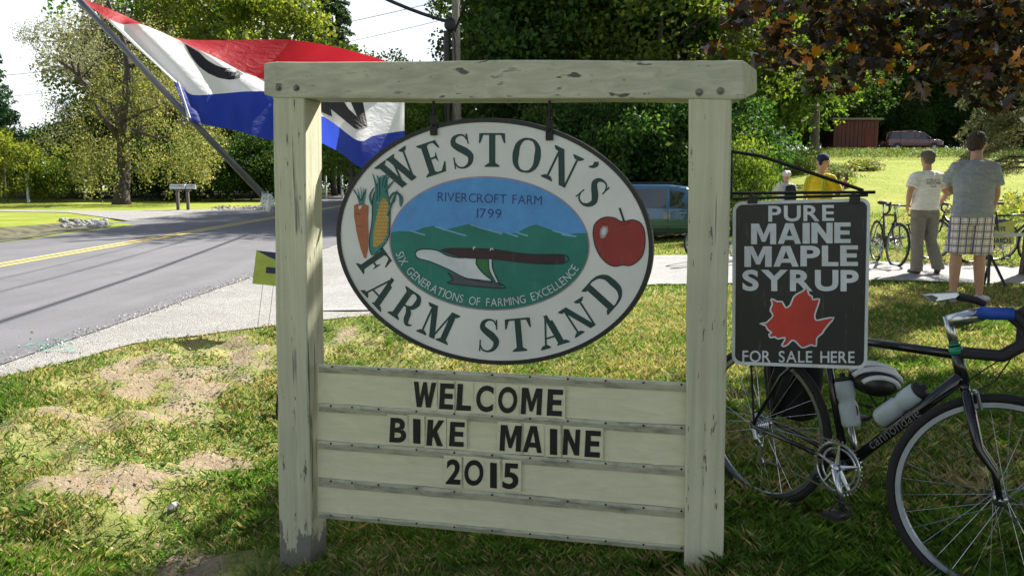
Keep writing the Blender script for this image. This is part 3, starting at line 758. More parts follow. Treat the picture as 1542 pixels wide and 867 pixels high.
# walk an ellipse by arc length
arc = [(737+138.5*math.cos(R(a)), 366+89*math.sin(R(a))+.03*138*math.cos(R(a))) for a in np.linspace(169, 20, 400)]
cum = [0]
for i in range(1, 400): cum.append(cum[-1]+math.hypot(arc[i][0]-arc[i-1][0], arc[i][1]-arc[i-1][1]))
for c, wd_ in zip(text, wds):
    sC = (acc+wd_/2)/tot*cum[-1]; i = min(398, max(1, int(np.searchsorted(cum, sC))))
    x, y = arc[i]; ang = math.degrees(math.atan2(-(arc[i+1][1]-arc[i-1][1]), arc[i+1][0]-arc[i-1][0]))
    if c != ' ':
        vs, fs, asp = glyph_mesh(c, -.004); put_glyph(m, vs, fs, x, y, (wd_-.17)/tot*cum[-1], 12.0, ang, lambda p, q: S(p, q, OF+.0060))
    acc += wd_
m.build('lettering', M_wht, OV)['kind'] = 'stuff'
# hangers
for hx, hy in ((653, 193), (827.5, 200)):
    m = MB(); a = S(hx, 155, OF-.01); b_ = S(hx, hy-12, OF-.005)
    m.tube([a+Vector((0, 0, .02)), a-Vector((0, 0, .03)), b_], [.006, .006, .009], 8); m.torus(a-Vector((0, 0, .035)), .012, .004, seg=16, sg=6)
    c = S(hx, hy-4, OF+.006); m.box(c, (.028, .012, .075), Matrix.Rotation(-R(14), 3, 'Z')); m.ball(c+SN*.008, .006, 8, 6)
    m.build('hanger', M_black, OV, bevel=.002)

# ------------------------------------------------------------------ bracket and maple syrup sign
AOFF = -.06
m = MB()
m.tube([S(1098, 291, AOFF), S(1318, 289.5, AOFF)], .0055, 8); m.build('bracket_arm', M_black, SG)
m = MB(); m.tube([S(1101, 228, AOFF), S(1101, 300, AOFF)], .006, 6); m.build('bracket_plate', M_black, SG)
m = MB(); m.tube([S(1101, 228, AOFF), S(1145, 235, AOFF+.004), S(1220, 260, AOFF+.004), S(1300, 287, AOFF)], .006, 8); m.build('bracket_stay', M_black, SG)
YO = -.055
YS = thing('maple_syrup_sign', 'black rectangular maple syrup sign with a red maple leaf hanging beside the post', 'hanging sign', S(1205, 425, YO))
def rrect(x0, y0, x1, y1, r, tilt=0, n=6):
    out = []
    for cx, cy, a0 in ((x1-r, y0+r, 90), (x0+r, y0+r, 180), (x0+r, y1-r, 270), (x1-r, y1-r, 360)):
        for i in range(n+1):
            a = R(a0-90+90*i/n); out.append((cx+r*math.cos(a), cy-r*math.sin(a)))
    return out
def warpq(p):                            # unit rect to the sign's four measured corners
    u = (p[0]-1102)/(1310-1102); v_ = (p[1]-300)/(554-300)
    tl, tr, bl, br = (1103.5, 304), (1311, 298), (1102, 548.5), (1305.5, 556)
    a = (tl[0]+(tr[0]-tl[0])*u, tl[1]+(tr[1]-tl[1])*u); b_ = (bl[0]+(br[0]-bl[0])*u, bl[1]+(br[1]-bl[1])*u)
    return (a[0]+(b_[0]-a[0])*v_, a[1]+(b_[1]-a[1])*v_)
m = MB(); slab(m, [warpq(p) for p in rrect(1102, 300, 1310, 554, 14)], YO, .008); m.build('board', paint('syrup_white', (.62, .66, .66)), YS)
m = MB(); m.add([S(*warpq(p), YO+.0008) for p in rrect(1107, 305, 1305, 549, 10)], [tuple(range(28))]); m.build('black_panel', paint('syrup_black', (.010, .013, .012)), YS)
M_sl = paint('syrup_letter', (.60, .64, .66))
def sy(text, x0, x1, y0, y1, wgt, gap=.10, tilt=0, space=.45):
    sans_line(m, text, x0, x1, y0, y1, 0, wgt, YO+.0016, 0, space, gap, tilt, (M_sl, YS))
sy('PURE', 1157, 1256, 310, 334, .022, .14, -.015); sy('MAINE', 1131, 1281, 337, 368, .045, .06, -.015); sy('MAPLE', 1121, 1292, 371, 402, .032, .06, -.01); sy('SYRUP', 1118, 1293, 406, 438, .034, .08, .003)
sy('FOR SALE HERE', 1118, 1287, 527.5, 545, .012, .13, .008, .5)
leaf = [(1215, 431), (1218, 443), (1223, 446), (1224, 451), (1234, 450), (1231, 462), (1227, 474), (1229, 482), (1240, 480), (1256, 478), (1248, 488), (1241, 497), (1238, 502), (1230, 509), (1229, 521), (1222, 519), (1214, 522), (1207, 523), (1199, 515), (1193, 512), (1188, 517), (1182, 521), (1177, 520), (1181, 513), (1182, 508), (1171, 510), (1167, 507), (1160, 508), (1158, 503), (1162, 501), (1155, 495), (1153, 490), (1144, 487), (1153, 486), (1158, 482), (1164, 475), (1160, 468), (1161, 463), (1163, 457), (1161, 452), (1163, 450), (1171, 454), (1178, 454), (1183, 463), (1190, 459), (1195, 447), (1203, 441), (1209, 438)]
m = MB(); cx_, cy_ = 1202, 480
m.add([S(x, y, YO+.0018) for x, y in leaf], [tuple(range(len(leaf)))]); m.build('maple_leaf_print', paint('leaf_red', (.50, .035, .02)), YS)
m = MB(); vs, fs = stroke([(x, -y) for x, y in leaf+[leaf[0]]], [2.4]*(len(leaf)+1), 2); m.add([S(x, -y, YO+.0024) for x, y in vs], fs); m.build('leaf_outline', MATS['syrup_letter'], YS)
m = MB()
m.tube([S(1103, 299.5, YO-.004), S(1307, 294, YO-.004)], .005, 8)
for hx in (1131, 1285):
    m.tube([S(hx, 290, YO-.004), S(hx, 303, YO-.004)], .007, 8); m.box(S(hx+2, 301, YO+.0), (.034, .014, .026), Matrix.Rotation(-R(14), 3, 'Z'))
m.build('hanger', M_black, YS)

# ================================================================== OPEN FLAG
FT = thing('open_flag', 'red, white and blue open flag blowing from a slanted grey pole left of the sign', 'flag', AT(402, 300, 3.28))
pole_a, pole_b = AT(408, 306, 3.30), AT(108, -12, 2.95)
m = MB(); m.tube([pole_a, pole_a.lerp(pole_b, .5)+Vector((0, 0, -.006)), pole_b], [.0145, .0125, .0115], 12); m.build('pole', simple('grey_pole', (.16, .17, .19), .4, .3), FT, smooth=True)
def flag_curve(keys, s):
    ss = [k[0] for k in keys]; i = max(0, min(len(ss)-2, int(np.searchsorted(ss, s))-1))
    P = [Vector((k[1], k[2], k[3])) for k in keys]; p0, p1, p2, p3 = P[max(i-1, 0)], P[i], P[i+1], P[min(i+2, len(P)-1)]
    t = (s-ss[i])/(ss[i+1]-ss[i]); t = max(0, min(1, t))
    return .5*((2*p1)+(p2-p0)*t+(2*p0-5*p1+4*p2-p3)*t*t+(3*p1-p0-3*p2+p3)*t**3)
top = [(0, 112, -6, 2.97), (.12, 165, 14, 3.05), (.25, 214, 36, 3.16), (.34, 262, 57, 3.24), (.45, 330, 61, 3.36), (.6, 430, 60, 3.48), (.75, 505, 71, 3.55), (.9, 575, 90, 3.6), (1, 612, 104, 3.65)]
rw = [(0, 150, 20, 2.985), (.12, 180, 36, 3.04), (.25, 214, 37.5, 3.10), (.34, 268, 60, 3.18), (.45, 318, 84, 3.26), (.6, 388, 117, 3.36), (.75, 470, 136, 3.50), (.9, 560, 128, 3.58), (1, 609, 130, 3.66)]
wb = [(0, 261, 122, 3.09), (.06, 274, 130, 3.11), (.12, 290, 143, 3.15), (.25, 335, 141, 3.20), (.34, 372, 138, 3.25), (.45, 415, 140, 3.34), (.6, 455, 158, 3.46), (.75, 500, 184, 3.46), (.84, 540, 212, 3.44), (.9, 565, 204, 3.52), (1, 609, 197, 3.64)]
bot = [(0, 284, 180, 3.10), (.06, 300, 186, 3.12), (.12, 318, 190, 3.18), (.25, 352, 196, 3.24), (.34, 380, 204, 3.28), (.45, 415, 212, 3.36), (.6, 460, 208, 3.50), (.75, 505, 226, 3.46), (.84, 546, 254, 3.43), (.9, 572, 256, 3.52), (1, 611, 240, 3.64)]
def flag_pt(s, v):                       # v 0..1 red, 1..2 white, 2..3 blue
    c = [top, rw, wb, bot]; i = min(2, int(v)); t = v-i
    a, b_ = flag_curve(c[i], s), flag_curve(c[i+1], s); q = a.lerp(b_, t)
    q.z += .022*math.sin(s*19+v*1.3)*math.sin(math.pi*min(1, s*3)*.5)+.012*math.sin(s*37+v*2.1)
    return q
def flag_w(s, v, o=0):
    q = flag_pt(s, v); p = AT(q.x, q.y, q.z+o); return p
def clothmat(name, c):
    b = NB(name); v = b.co(); wv = b.noise(v, 160, 2); b.color(b.mix(1, c, b.ramp(b.noise(v, 6, 4), [(.3, .88), (.7, 1)]), 'MULTIPLY'))
    b.b.inputs['Roughness'].default_value = .6
    tr = b.n('ShaderNodeBsdfTranslucent'); tr.inputs[0].default_value = (*[min(1, x*1.1) for x in c], 1); mx = b.n('ShaderNodeMixShader'); mx.inputs[0].default_value = .6
    b.L(b.b.outputs[0], mx.inputs[1]); b.L(tr.outputs[0], mx.inputs[2]); b.L(mx.outputs[0], b.out.inputs[0]); b.bump(b.noise(b.co('Object', (5, 5, 12)), 3, 5, .6, .8), .6, .015); return b.m
NS, NV = 90, 12
for i, (nm, c) in enumerate((('red_stripe', (.55, .02, .035)), ('white_stripe', (.78, .80, .85)), ('blue_stripe', (.025, .055, .40)))):
    m = MB(); vs = []; fs = []
    for a in range(NS+1):
        for k in range(NV+1): vs.append(flag_w(a/NS, i+.9999*k/NV+(0 if k else 0)))
    for a in range(NS):
        for k in range(NV): fs.append((a*(NV+1)+k, (a+1)*(NV+1)+k, (a+1)*(NV+1)+k+1, a*(NV+1)+k+1))
    m.add(vs, fs); o = m.build(nm, clothmat('flag_'+nm, c), FT, smooth=True)
# black letters printed on the white stripe: shapes traced, put on the cloth's own surface
gs = np.linspace(.2, .99, 120); gv = np.linspace(1.0, 2.0, 24)
GT = [(s_, v_, flag_pt(s_, v_)) for s_ in gs for v_ in gv]; GA = np.array([(q.x, q.y) for _, _, q in GT])
def on_cloth(px, py, o=-.004):
    d = (GA[:, 0]-px)**2+(GA[:, 1]-py)**2; j = np.argsort(d)[:4]; wgt = 1/(d[j]+.5); z = sum(GT[k][2].z*w_ for k, w_ in zip(j, wgt))/wgt.sum()
    return AT(px, py, z+o)
def cloth_poly(m, left, right, n=14, o=-.004):    # two edges sampled together, so the piece follows the folds
    def samp(P, t):
        L_ = [0]
        for i in range(1, len(P)): L_.append(L_[-1]+math.dist(P[i], P[i-1]))
        x = t*L_[-1]; i = min(len(P)-2, max(0, int(np.searchsorted(L_, x))-1)); f = (x-L_[i])/(L_[i+1]-L_[i]) if L_[i+1] > L_[i] else 0
        return (P[i][0]+(P[i+1][0]-P[i][0])*f, P[i][1]+(P[i+1][1]-P[i][1])*f)
    vs = []; fs = []
    for i in range(n+1):
        a, b_ = samp(left, i/n), samp(right, i/n)
        for k in range(4):
            t = k/3; vs.append(on_cloth(a[0]+(b_[0]-a[0])*t, a[1]+(b_[1]-a[1])*t, o))
    for i in range(n):
        for k in range(3): fs.append((i*4+k, i*4+k+1, (i+1)*4+k+1, (i+1)*4+k))
    m.add(vs, fs)
m = MB(); cloth_poly(m, [(278, 66), (287, 84), (298, 99), (312, 110), (330, 118), (348, 121), (362, 117), (367, 112)], [(300, 79), (311, 90), (324, 98), (338, 103), (346, 103), (350, 103), (358, 106), (366, 111)]); m.build('letter_o', simple('flag_black', (.015, .015, .02), .7), FT)
m = MB(); cloth_poly(m, [(484, 150), (497.6, 163.8), (536.3, 195.6)], [(516, 150), (524.7, 163.8), (553.8, 191.4)], 10)
cloth_poly(m, [(524.7, 146), (540, 181)], [(545, 146), (553.8, 191)], 8, -.0045); cloth_poly(m, [(482, 146), (482, 168)], [(495, 146), (500.4, 176)], 6, -.005); m.build('letter_n', MATS['flag_black'], FT)
m = MB()                                 # white cord wound at the foot of the pole
for i in range(9):
    a = i*1.1; c = AT(404, 303, 3.27)+Vector((math.cos(a)*.008, -.01, math.sin(a)*.012)); m.torus(c, .017, .004, seg=18, sg=6) if i < 4 else m.tube([c, c+Vector((.014*math.cos(a), 0, .03)), c+Vector((-.014, 0, -.03))], .004, 6)
m.ball(AT(404, 310, 3.26), (.012, .012, .026)); m.build('cord', simple('white_cord', (.66, .68, .68), .8), FT, smooth=True)
m = MB(); m.tube([AT(285, 178, 3.10), AT(275, 183, 3.08)], .004, 6); m.torus(AT(278, 183, 3.09), .014, .003, seg=14, sg=6); m.build('ring', M_steel, FT)
m = MB(); m.tube([AT(267, 124, 3.095), AT(285, 178, 3.10)], .006, 6); m.build('sleeve', MATS['white_cord'], FT)

# ================================================================== LEAVES AND TREES
def quads(C, size, aspect=.6, flat=0.0, rnd=rng, kite=True):
    """leaf faces: one kite-shaped quad at each centre, turned at random"""
    n = len(C); size = np.broadcast_to(size, (n,))[:, None]
    a = rnd.normal(size=(n, 3)); a[:, 2] *= (1-flat); a /= np.linalg.norm(a, axis=1)[:, None]
    b = rnd.normal(size=(n, 3)); b[:, 2] *= (1-flat); b -= a*(a*b).sum(1)[:, None]; b /= np.linalg.norm(b, axis=1)[:, None]
    p0 = C-a*size*.5; p1 = C+b*size*aspect*.5-a*size*.05; p2 = C+a*size*.5; p3 = C-b*size*aspect*.5-a*size*.05
    V = np.stack([p0, p1, p2, p3], 1).reshape(-1, 3); F = np.arange(4*n).reshape(n, 4); return V, F
def tints(n, g=None, per=4):
    r = rng.random(n); g = rng.random(n) if g is None else g
    return np.repeat(np.stack([r, g, np.zeros(n), np.ones(n)], 1), per, 0)
def crown_points(rx, rz, nb, nl, br, zlow=.15, seed=1, squash=.75):
    """clumps of leaves spread through an ellipsoid, more near its surface"""
    q = np.random.default_rng(seed); P = []; Gm = []
    for i in range(nb):
        while True:
            d = q.normal(size=3); d /= np.linalg.norm(d)
            if d[2] > -.75: break
        rad = q.uniform(.45, 1)**.55
        wob_ = 1+.22*math.sin(d[0]*5+seed)+.18*math.sin(d[2]*6+d[1]*4+seed*2)
        c = np.array([d[0]*rx, d[1]*rx, d[2]*rz])*rad*wob_
        b = br*q.uniform(.55, 1.3)
        k = q.normal(size=(int(nl*(b/br)**1.5), 3)); k /= np.linalg.norm(k, axis=1)[:, None]
        k *= (q.uniform(.1, 1, len(k))**.5)[:, None]*b; k[:, 2] *= squash
        P.append(c+k); Gm.append(np.full(len(k), q.random()))
    return np.concatenate(P), np.concatenate(Gm)
M_bark = None
def barkmat(name, c0, c1):
    b = NB(name); v = b.co('Object', (9, 9, 1.6)); n = b.noise(v, 2.5, 7, .7); b.color(b.ramp(n, [(.35, c0), (.65, c1)])); b.b.inputs['Roughness'].default_value = .9; b.bump(n, .8, .04); MATS[name] = b.m; return b.m
M_bark = barkmat('grey_bark', (.04, .034, .028), (.15, .13, .11))
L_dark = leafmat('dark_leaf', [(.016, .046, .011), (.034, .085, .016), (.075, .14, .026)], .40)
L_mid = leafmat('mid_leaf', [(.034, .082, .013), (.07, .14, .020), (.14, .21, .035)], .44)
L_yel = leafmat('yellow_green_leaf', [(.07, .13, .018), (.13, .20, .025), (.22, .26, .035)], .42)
L_olive = leafmat('olive_leaf', [(.10, .10, .045), (.19, .175, .085), (.30, .27, .15)], .32, .45)
L_wil = leafmat('willow_leaf', [(.07, .10, .022), (.15, .165, .05), (.28, .26, .11)], .42, .45)
L_silver = leafmat('silver_leaf', [(.10, .125, .08), (.18, .20, .12), (.28, .29, .20)], .32, .45)
L_con = leafmat('needle_leaf', [(.018, .05, .022), (.04, .10, .035), (.07, .15, .05)], .15)
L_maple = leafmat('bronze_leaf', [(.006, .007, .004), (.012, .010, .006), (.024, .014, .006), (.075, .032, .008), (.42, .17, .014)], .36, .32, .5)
def trunk_mesh(h, r, seed, limbs=9, crown0=.3, spread=.45):
    q = random.Random(seed); m = MB(); pts = []; x = y = 0
    for i in range(9):
        t = i/8; x += q.uniform(-1, 1)*.03*h*.3; y += q.uniform(-1, 1)*.03*h*.3; pts.append((x, y, -.3+t*h*.95))
    rr = [r*(1.35 if i == 0 else 1-.85*(i/8)) for i in range(9)]
    m.tube(pts, rr, 9)
    for k in range(limbs):
        t = crown0+(.85-crown0)*k/limbs; i = int(t*8); p = Vector(pts[i]).lerp(Vector(pts[i+1]), t*8-i)
        a = q.uniform(0, 6.283); L_ = h*spread*(1-.5*t)*q.uniform(.7, 1.1); d = Vector((math.cos(a), math.sin(a), q.uniform(.3, .8)))
        c = [p, p+d*L_*.4+Vector((0, 0, .02*h)), p+d*L_*.75+Vector((0, 0, .05*h)), p+d*L_+Vector((0, 0, .04*h))]
        m.tube(c, [r*.38*(1-t*.5), r*.26*(1-t*.5), r*.15, r*.04], 6)
        for e in range(2):
            b_ = a+q.uniform(-1, 1); s0 = c[1+e]; dd = Vector((math.cos(b_), math.sin(b_), q.uniform(0, .6)))
            m.tube([s0, s0+dd*L_*.3, s0+dd*L_*.5+Vector((0, 0, .1))], [r*.14, r*.08, r*.02], 5)
    return m
KIND = {}
def tree_kind(key, name, cat, h, r, rx, rz, zc, nb, nl, br, leafsz, lm, seed, squash=.75, conifer=False, limbs=9):
    root = bpy.data.objects.new(name, None); COL.objects.link(root); root['category'] = cat
    tm = trunk_mesh(h, r, seed, limbs, .3) if not conifer else trunk_mesh(h, r, seed, 0)
    tm.build('trunk', M_bark, root, smooth=True)
    if conifer:
        q = np.random.default_rng(seed); P = []; Gm = []
        z = .12*h
        while z < h*1.02:
            f = 1-z/(h*1.03); nbr = 10
            for k in range(nbr):
                a = q.uniform(0, 6.283); L_ = rx*(f**.8)*q.uniform(.7, 1.1)+.15
                n = int(nl*(.3+f)); t = q.uniform(.15, 1, n)**.7
                side = q.normal(size=n)*.22*L_*(1.2-t); droop = -.25*L_*t**1.5*.6+q.normal(size=n)*.05*L_
                P.append(np.stack([math.cos(a)*L_*t-math.sin(a)*side, math.sin(a)*L_*t+math.cos(a)*side, z+droop+.12*L_*t*t], 1)); Gm.append(np.full(n, q.random()))
            z += h*.027
        C = np.concatenate(P); Gv = np.concatenate(Gm)
    else:
        C, Gv = crown_points(rx, rz, nb, nl, br, seed=seed, squash=squash); C[:, 2] += zc
    V, F = quads(C, leafsz*rng.uniform(.6, 1.3, len(C)), .62 if not conifer else .3)
    fast_mesh('crown', V, F, lm, tints(len(C), Gv), 'stuff', root)
    root['used'] = 0; KIND[key] = root; return root
def plant(key, px, y, label, scale=1.0, rz=None, group=None, sz=None, dz=0, x=None):
    """place one at distance y on the sight line through column px"""
    root = KIND[key]
    if x is None: x = (px-771)/F_PX*y/ CP
    o = root if not root['used'] else copy_tree(root)
    root['used'] = 1
    o.location = (x, y, H0(x, y)+dz); o.scale = (scale, scale, scale*(sz or 1)); o.rotation_euler = (0, 0, random.uniform(0, 6.28) if rz is None else rz)
    o['label'] = label
    if group: o['group'] = group
    for k in ('used',):
        if o is not root and k in o: del o[k]
    return o
tree_kind('dark', 'broadleaf_tree', 'tree', 13, .30, 4.6, 5.8, 7.6, 190, 130, 1.15, .26, L_dark, 11)
tree_kind('mid', 'broadleaf_tree', 'tree', 12, .26, 4.2, 5.0, 7.2, 170, 130, 1.1, .24, L_mid, 12)
tree_kind('yel', 'broadleaf_tree', 'tree', 12, .24, 4.2, 5.2, 7.4, 150, 110, 1.1, .26, L_yel, 13)
tree_kind('bush', 'shrub', 'shrub', 2.4, .05, 1.6, 1.35, 1.3, 70, 110, .5, .13, L_mid, 14, limbs=5)
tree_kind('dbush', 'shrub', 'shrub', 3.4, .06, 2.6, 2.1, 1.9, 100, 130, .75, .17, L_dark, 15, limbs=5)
tree_kind('ybush', 'shrub', 'shrub', 2.6, .05, 1.9, 1.6, 1.5, 80, 110, .5, .13, L_yel, 16, limbs=5)
tree_kind('con', 'conifer_tree', 'tree', 13, .22, 3.2, 0, 0, 0, 75, 0, .34, L_con, 17, conifer=True)
tree_kind('olive', 'broadleaf_tree', 'tree', 11, .26, 4.4, 4.6, 6.2, 170, 120, 1.15, .20, L_olive, 18)
# --- left, beyond the road
P_ = plant
P_('con', -2, 50, 'green conifer at the left edge, in front of open sky', .92, sz=.92)
P_('ybush', 22, 46, 'sunlit yellow green shrub below the left conifer', 1.3)
P_('ybush', 60, 50, 'smaller yellow green shrub right of the left conifer', 1.0)
P_('bush', 95, 47, 'round green shrub beside the white post left of the big tree', .9)
P_('dbush', 20, 60, 'dark shrub behind the yellow green shrubs at far left', 1.1)
P_('dbush', 118, 62, 'dark shrub left of the crooked tree trunk', 1.35)
P_('dbush', 160, 58, 'dark shrub just behind the crooked tree', 1.5)
for i, (px, y, k, s) in enumerate(((205, 62, 'dark', .50), (245, 60, 'dark', .62), (268, 55, 'olive', .85), (325, 58, 'olive', .9), (150, 66, 'dark', .55))):
    P_(k, px, y, ['dark tree behind the crooked pale tree', 'dark tree between the crooked tree and mailboxes', 'olive tinged tree above the mailboxes', 'olive tree behind the flag pole', 'small dark tree left behind the crooked tree'][i], s)
for i, (px, y, s) in enumerate(((225, 50, .9), (262, 51, .85), (305, 50, .95), (345, 49, .9), (385, 50, 1.0), (425, 51, 1.1))):
    P_('dbush', px, y, 'dark hedge bush behind the mailbox lawn, '+['just right of the crooked trunk', 'left of the mailboxes', 'right behind the mailboxes', 'halfway from mailboxes to pole foot', 'beside the flag pole foot', 'beside the left timber post'][i], s, group='hedge bushes behind the far lawn')
P_('mid', 392, 56, 'green tree filling the gap under the blue flag stripe', .72)
P_('yel', 350, 70, 'tall yellow green tree above the flag, leftmost of its row', 1.65)
P_('yel', 420, 66, 'tall yellow green tree above the flag, nearer the sign', 1.5)
P_('mid', 290, 78, 'tall green tree far behind the olive tree', 1.85)
P_('olive', 245, 72, 'tall olive tree rising above the crooked tree', 1.6)
P_('mid', 470, 62, 'green tree behind the left timber post', .62)
P_('con', 512, 70, 'tall blue green pine top above the flag fly end', 1.45)
P_('mid', 540, 70, 'green tree in the gap between post and oval sign', .50)
P_('dark', 505, 74, 'dark tree in the gap between post and oval sign', .55)
P_('yel', 640, 48, 'small sunlit tree top left of the utility pole', .60, sz=.95)
P_('mid', 600, 58, 'low green tree behind the fly end of the flag', .55)
for x, y, s_, lb in ((-5.3, 26.5, .47, 'roadside tree hidden mostly behind the left timber post and oval'), (-5.8, 34, .54, 'roadside tree behind the blue stripe of the flag'), (-5.2, 43, .60, 'roadside tree behind the top left of the oval'), (-13.6, 62, .8, 'tree closing the far end of the road')):
    P_('mid', 0, y, lb, s_, x=x)
P_('dark', 625, 46, 'low dark tree behind the left hanger of the oval', .45)
# --- middle, right of the road
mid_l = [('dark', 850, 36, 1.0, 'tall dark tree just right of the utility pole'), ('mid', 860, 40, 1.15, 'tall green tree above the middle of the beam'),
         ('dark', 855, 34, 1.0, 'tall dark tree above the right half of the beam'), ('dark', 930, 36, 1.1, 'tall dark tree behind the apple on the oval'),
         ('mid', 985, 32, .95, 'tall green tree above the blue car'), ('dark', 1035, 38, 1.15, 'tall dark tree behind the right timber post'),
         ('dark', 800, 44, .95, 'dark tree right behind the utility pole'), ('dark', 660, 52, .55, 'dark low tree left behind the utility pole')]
for k, px, y, s, lb in mid_l: P_(k, px, y, lb, s)
for i, (px, y, s) in enumerate(((900, 27, .9), (950, 26.5, 1.0), (1000, 27, .9), (1045, 28, 1.1), (1085, 30, 1.0), (860, 28, 1.0))):
    P_('dbush', px, y, 'dark understory bush '+['behind the apple', 'at the rear roof of the blue car', 'over the front roof of the blue car', 'behind the right timber post', 'just right of the timber post', 'behind the middle of the oval'][i], s)
P_('bush', 1112, 19, 'bright shrub just right of the timber post above the bracket', .5, sz=1.7)
P_('mid', 1122, 40, 'green tree with sunlit lower branches right of the beam end', .98)
P_('yel', 1165, 44, 'yellow green tree whose lower boughs overhang the double trunk', .62, dz=1.2)
P_('mid', 1215, 50, 'green tree behind the bronze leaves above the lawn', 1.15)
P_('dark', 1170, 62, 'dark tree behind the double trunk', 1.1)
P_('dark', 1235, 72, 'dark tree left behind the red shed', 1.15); P_('dark', 1290, 80, 'dark tree right behind the red shed', 1.2)
P_('dark', 1345, 82, 'dark tree behind the rear of the red car', 1.1); P_('dark', 1400, 84, 'dark tree behind the bonnet of the red car', 1.2)
P_('dark', 1460, 80, 'dark tree behind the grey shirted man', 1.15); P_('dark', 1530, 76, 'dark tree at the right edge behind the spruce', 1.2)
P_('con', 1375, 90, 'dark conifer far behind the red car', 1.1); P_('con', 1440, 92, 'dark conifer far behind the spruce branches', 1.2)
P_('con', 1260, 90, 'dark conifer far behind the red shed', 1.2)
P_('dark', 1600, 70, 'dark tree just outside the right edge', 1.2)
P_('dark', 1130, 75, 'dark tree far behind the timber post', 1.2)
for i, (px, y, s) in enumerate(((1150, 66, 1.2), (1200, 68, 1.2), (1345, 76, 1.2), (1400, 78, 1.2), (1450, 76, 1.2), (1500, 74, 1.3), (1545, 73, 1.3), (1245, 74, 1.2), (1300, 77, 1.2))):
    P_('dbush', px, y, 'dark wood edge bush '+['behind the double trunk', 'left of the red shed', 'behind the red car tail', 'behind the red car cabin', 'above the white shirted man', 'above the grey shirted man', 'at the right edge of the lawn', 'beside the red shed wall', 'behind the red shed'][i], s, group='bushes along the dark wood edge')
q0 = random.Random(3)
for i in range(22):
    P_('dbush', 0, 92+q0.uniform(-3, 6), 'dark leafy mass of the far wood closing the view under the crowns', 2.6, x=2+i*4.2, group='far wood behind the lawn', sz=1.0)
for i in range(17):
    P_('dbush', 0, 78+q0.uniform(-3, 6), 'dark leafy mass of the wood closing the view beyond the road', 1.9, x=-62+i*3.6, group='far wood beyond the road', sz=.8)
for x, y, lb, s_ in ((11, -6, 'unseen tree added behind the viewer to deepen the shade, right', 1.0), (-11, -14, 'unseen tree added behind the viewer to deepen the shade, far left', 1.0)):  # out-of-shot trees added to block sky fill on the camera side
    P_('dark', 0, y, lb, s_, x=x, sz=.85)
# lone double trunk at the left end of the lawn
T2 = thing('broadleaf_tree', 'double grey trunk standing left of the red shed on the lawn edge', 'tree', G(1131, 248))
b0 = Vector(T2.location); sc = (b0.y/CP)/F_PX
m = MB(); m.tube([b0-Vector((0, 0, .3)), b0+Vector((0, 0, .4)), b0+Vector((-.1, 0, 2.2)), b0+Vector((-.5, 0, 5.0))], [.62, .46, .42, .3], 12); m.tube([b0+Vector((.2, 0, .2)), b0+Vector((.55, 0, 1.6)), b0+Vector((1.1, .2, 4.4))], [.4, .32, .24], 10)
m.build('trunk', M_bark, T2, smooth=True)
C, Gv = crown_points(4.2, 3.2, 90, 120, 1.0, seed=31); C += np.array([b0.x+1.0, b0.y, b0.z+6.2]); V, F = quads(C, .24*rng.uniform(.6, 1.3, len(C)))
fast_mesh('crown', V-np.array(b0), F, L_mid, tints(len(C), Gv), 'stuff', T2)

# --- the crooked pale tree on the far lawn
base = Vector(((191-771)/F_PX*43/CP, 43, 0)); base.z = H0(base.x, base.y)
WT = thing('crooked_tree', 'crooked dark trunked tree with sparse pale olive leaves on the far lawn', 'tree', base)
k_ = 43/CP
def W(px, py, dy=0): return AT(px, py, k_+dy*.3-1.7 if py < 215 else k_)
bt = MB()
bt.tube([base-Vector((0, 0, .3)), base+Vector((0, 0, .25)), W(187, 262), W(186, 225), W(183, 180), W(190, 140), W(193, 105), W(188, 70), W(181, 45), W(172, 28), W(165, 8), W(160, -10)], [.62, .42, .34, .33, .27, .2, .17, .14, .11, .10, .08, .05], 10)
bt.tube([W(184, 215), W(168, 192, .4), W(152, 175, .8), W(140, 150, 1)], [.20, .17, .13, .05], 8)
bt.tube([W(189, 215), W(206, 200, -.5), W(210, 190, -.8)], [.12, .08, .05], 6)
bt.tube([W(200, 195, -.5), W(222, 203, -1), W(240, 209, -1.3), W(258, 205, -1.5)], [.09, .07, .05, .03], 6)
bt.tube([W(186, 200), W(170, 160, .5), W(140, 140, .8), W(122, 120, 1), W(112, 108, 1.2), W(95, 96, 1.2), (W(88, 92, 1.2))], [.16, .15, .13, .12, .10, .09, .03], 8)
bt.tube([W(120, 118, 1), W(118, 100, 1), W(122, 84, 1), W(110, 68, 1)], [.09, .07, .05, .02], 6); bt.tube([W(112, 108, 1), W(107, 90, 1), W(104, 76, 1)], [.07, .05, .02], 6)
bt.tube([W(122, 120, 1), W(135, 105, 1), W(150, 88, 1), W(165, 84, 1)], [.05, .04, .03, .015], 5)
bt.tube([W(192, 110), W(205, 95, 1), W(230, 70, 1.5), W(262, 40, 2)], [.12, .1, .07, .03], 6); bt.tube([W(187, 66), W(200, 62, 1), W(186, 40, .6), W(196, 20, .6)], [.10, .06, .05, .03], 6)
bt.tube([W(190, 182), W(215, 168, 1), W(240, 160, 1.5)], [.10, .06, .03], 6)
bt.tube([W(162, 10), W(163, -2), W(164, -12)], [.06, .05, .04], 6); bt.tube([W(181, 45), W(186, 28), W(191, 8), W(188, -8)], [.07, .05, .04, .03], 6)
bt.build('trunk', barkmat('dark_bark', (.02, .016, .013), (.085, .07, .055)), WT, smooth=True)
q = np.random.default_rng(5); P = []; Gm = []; K2 = []
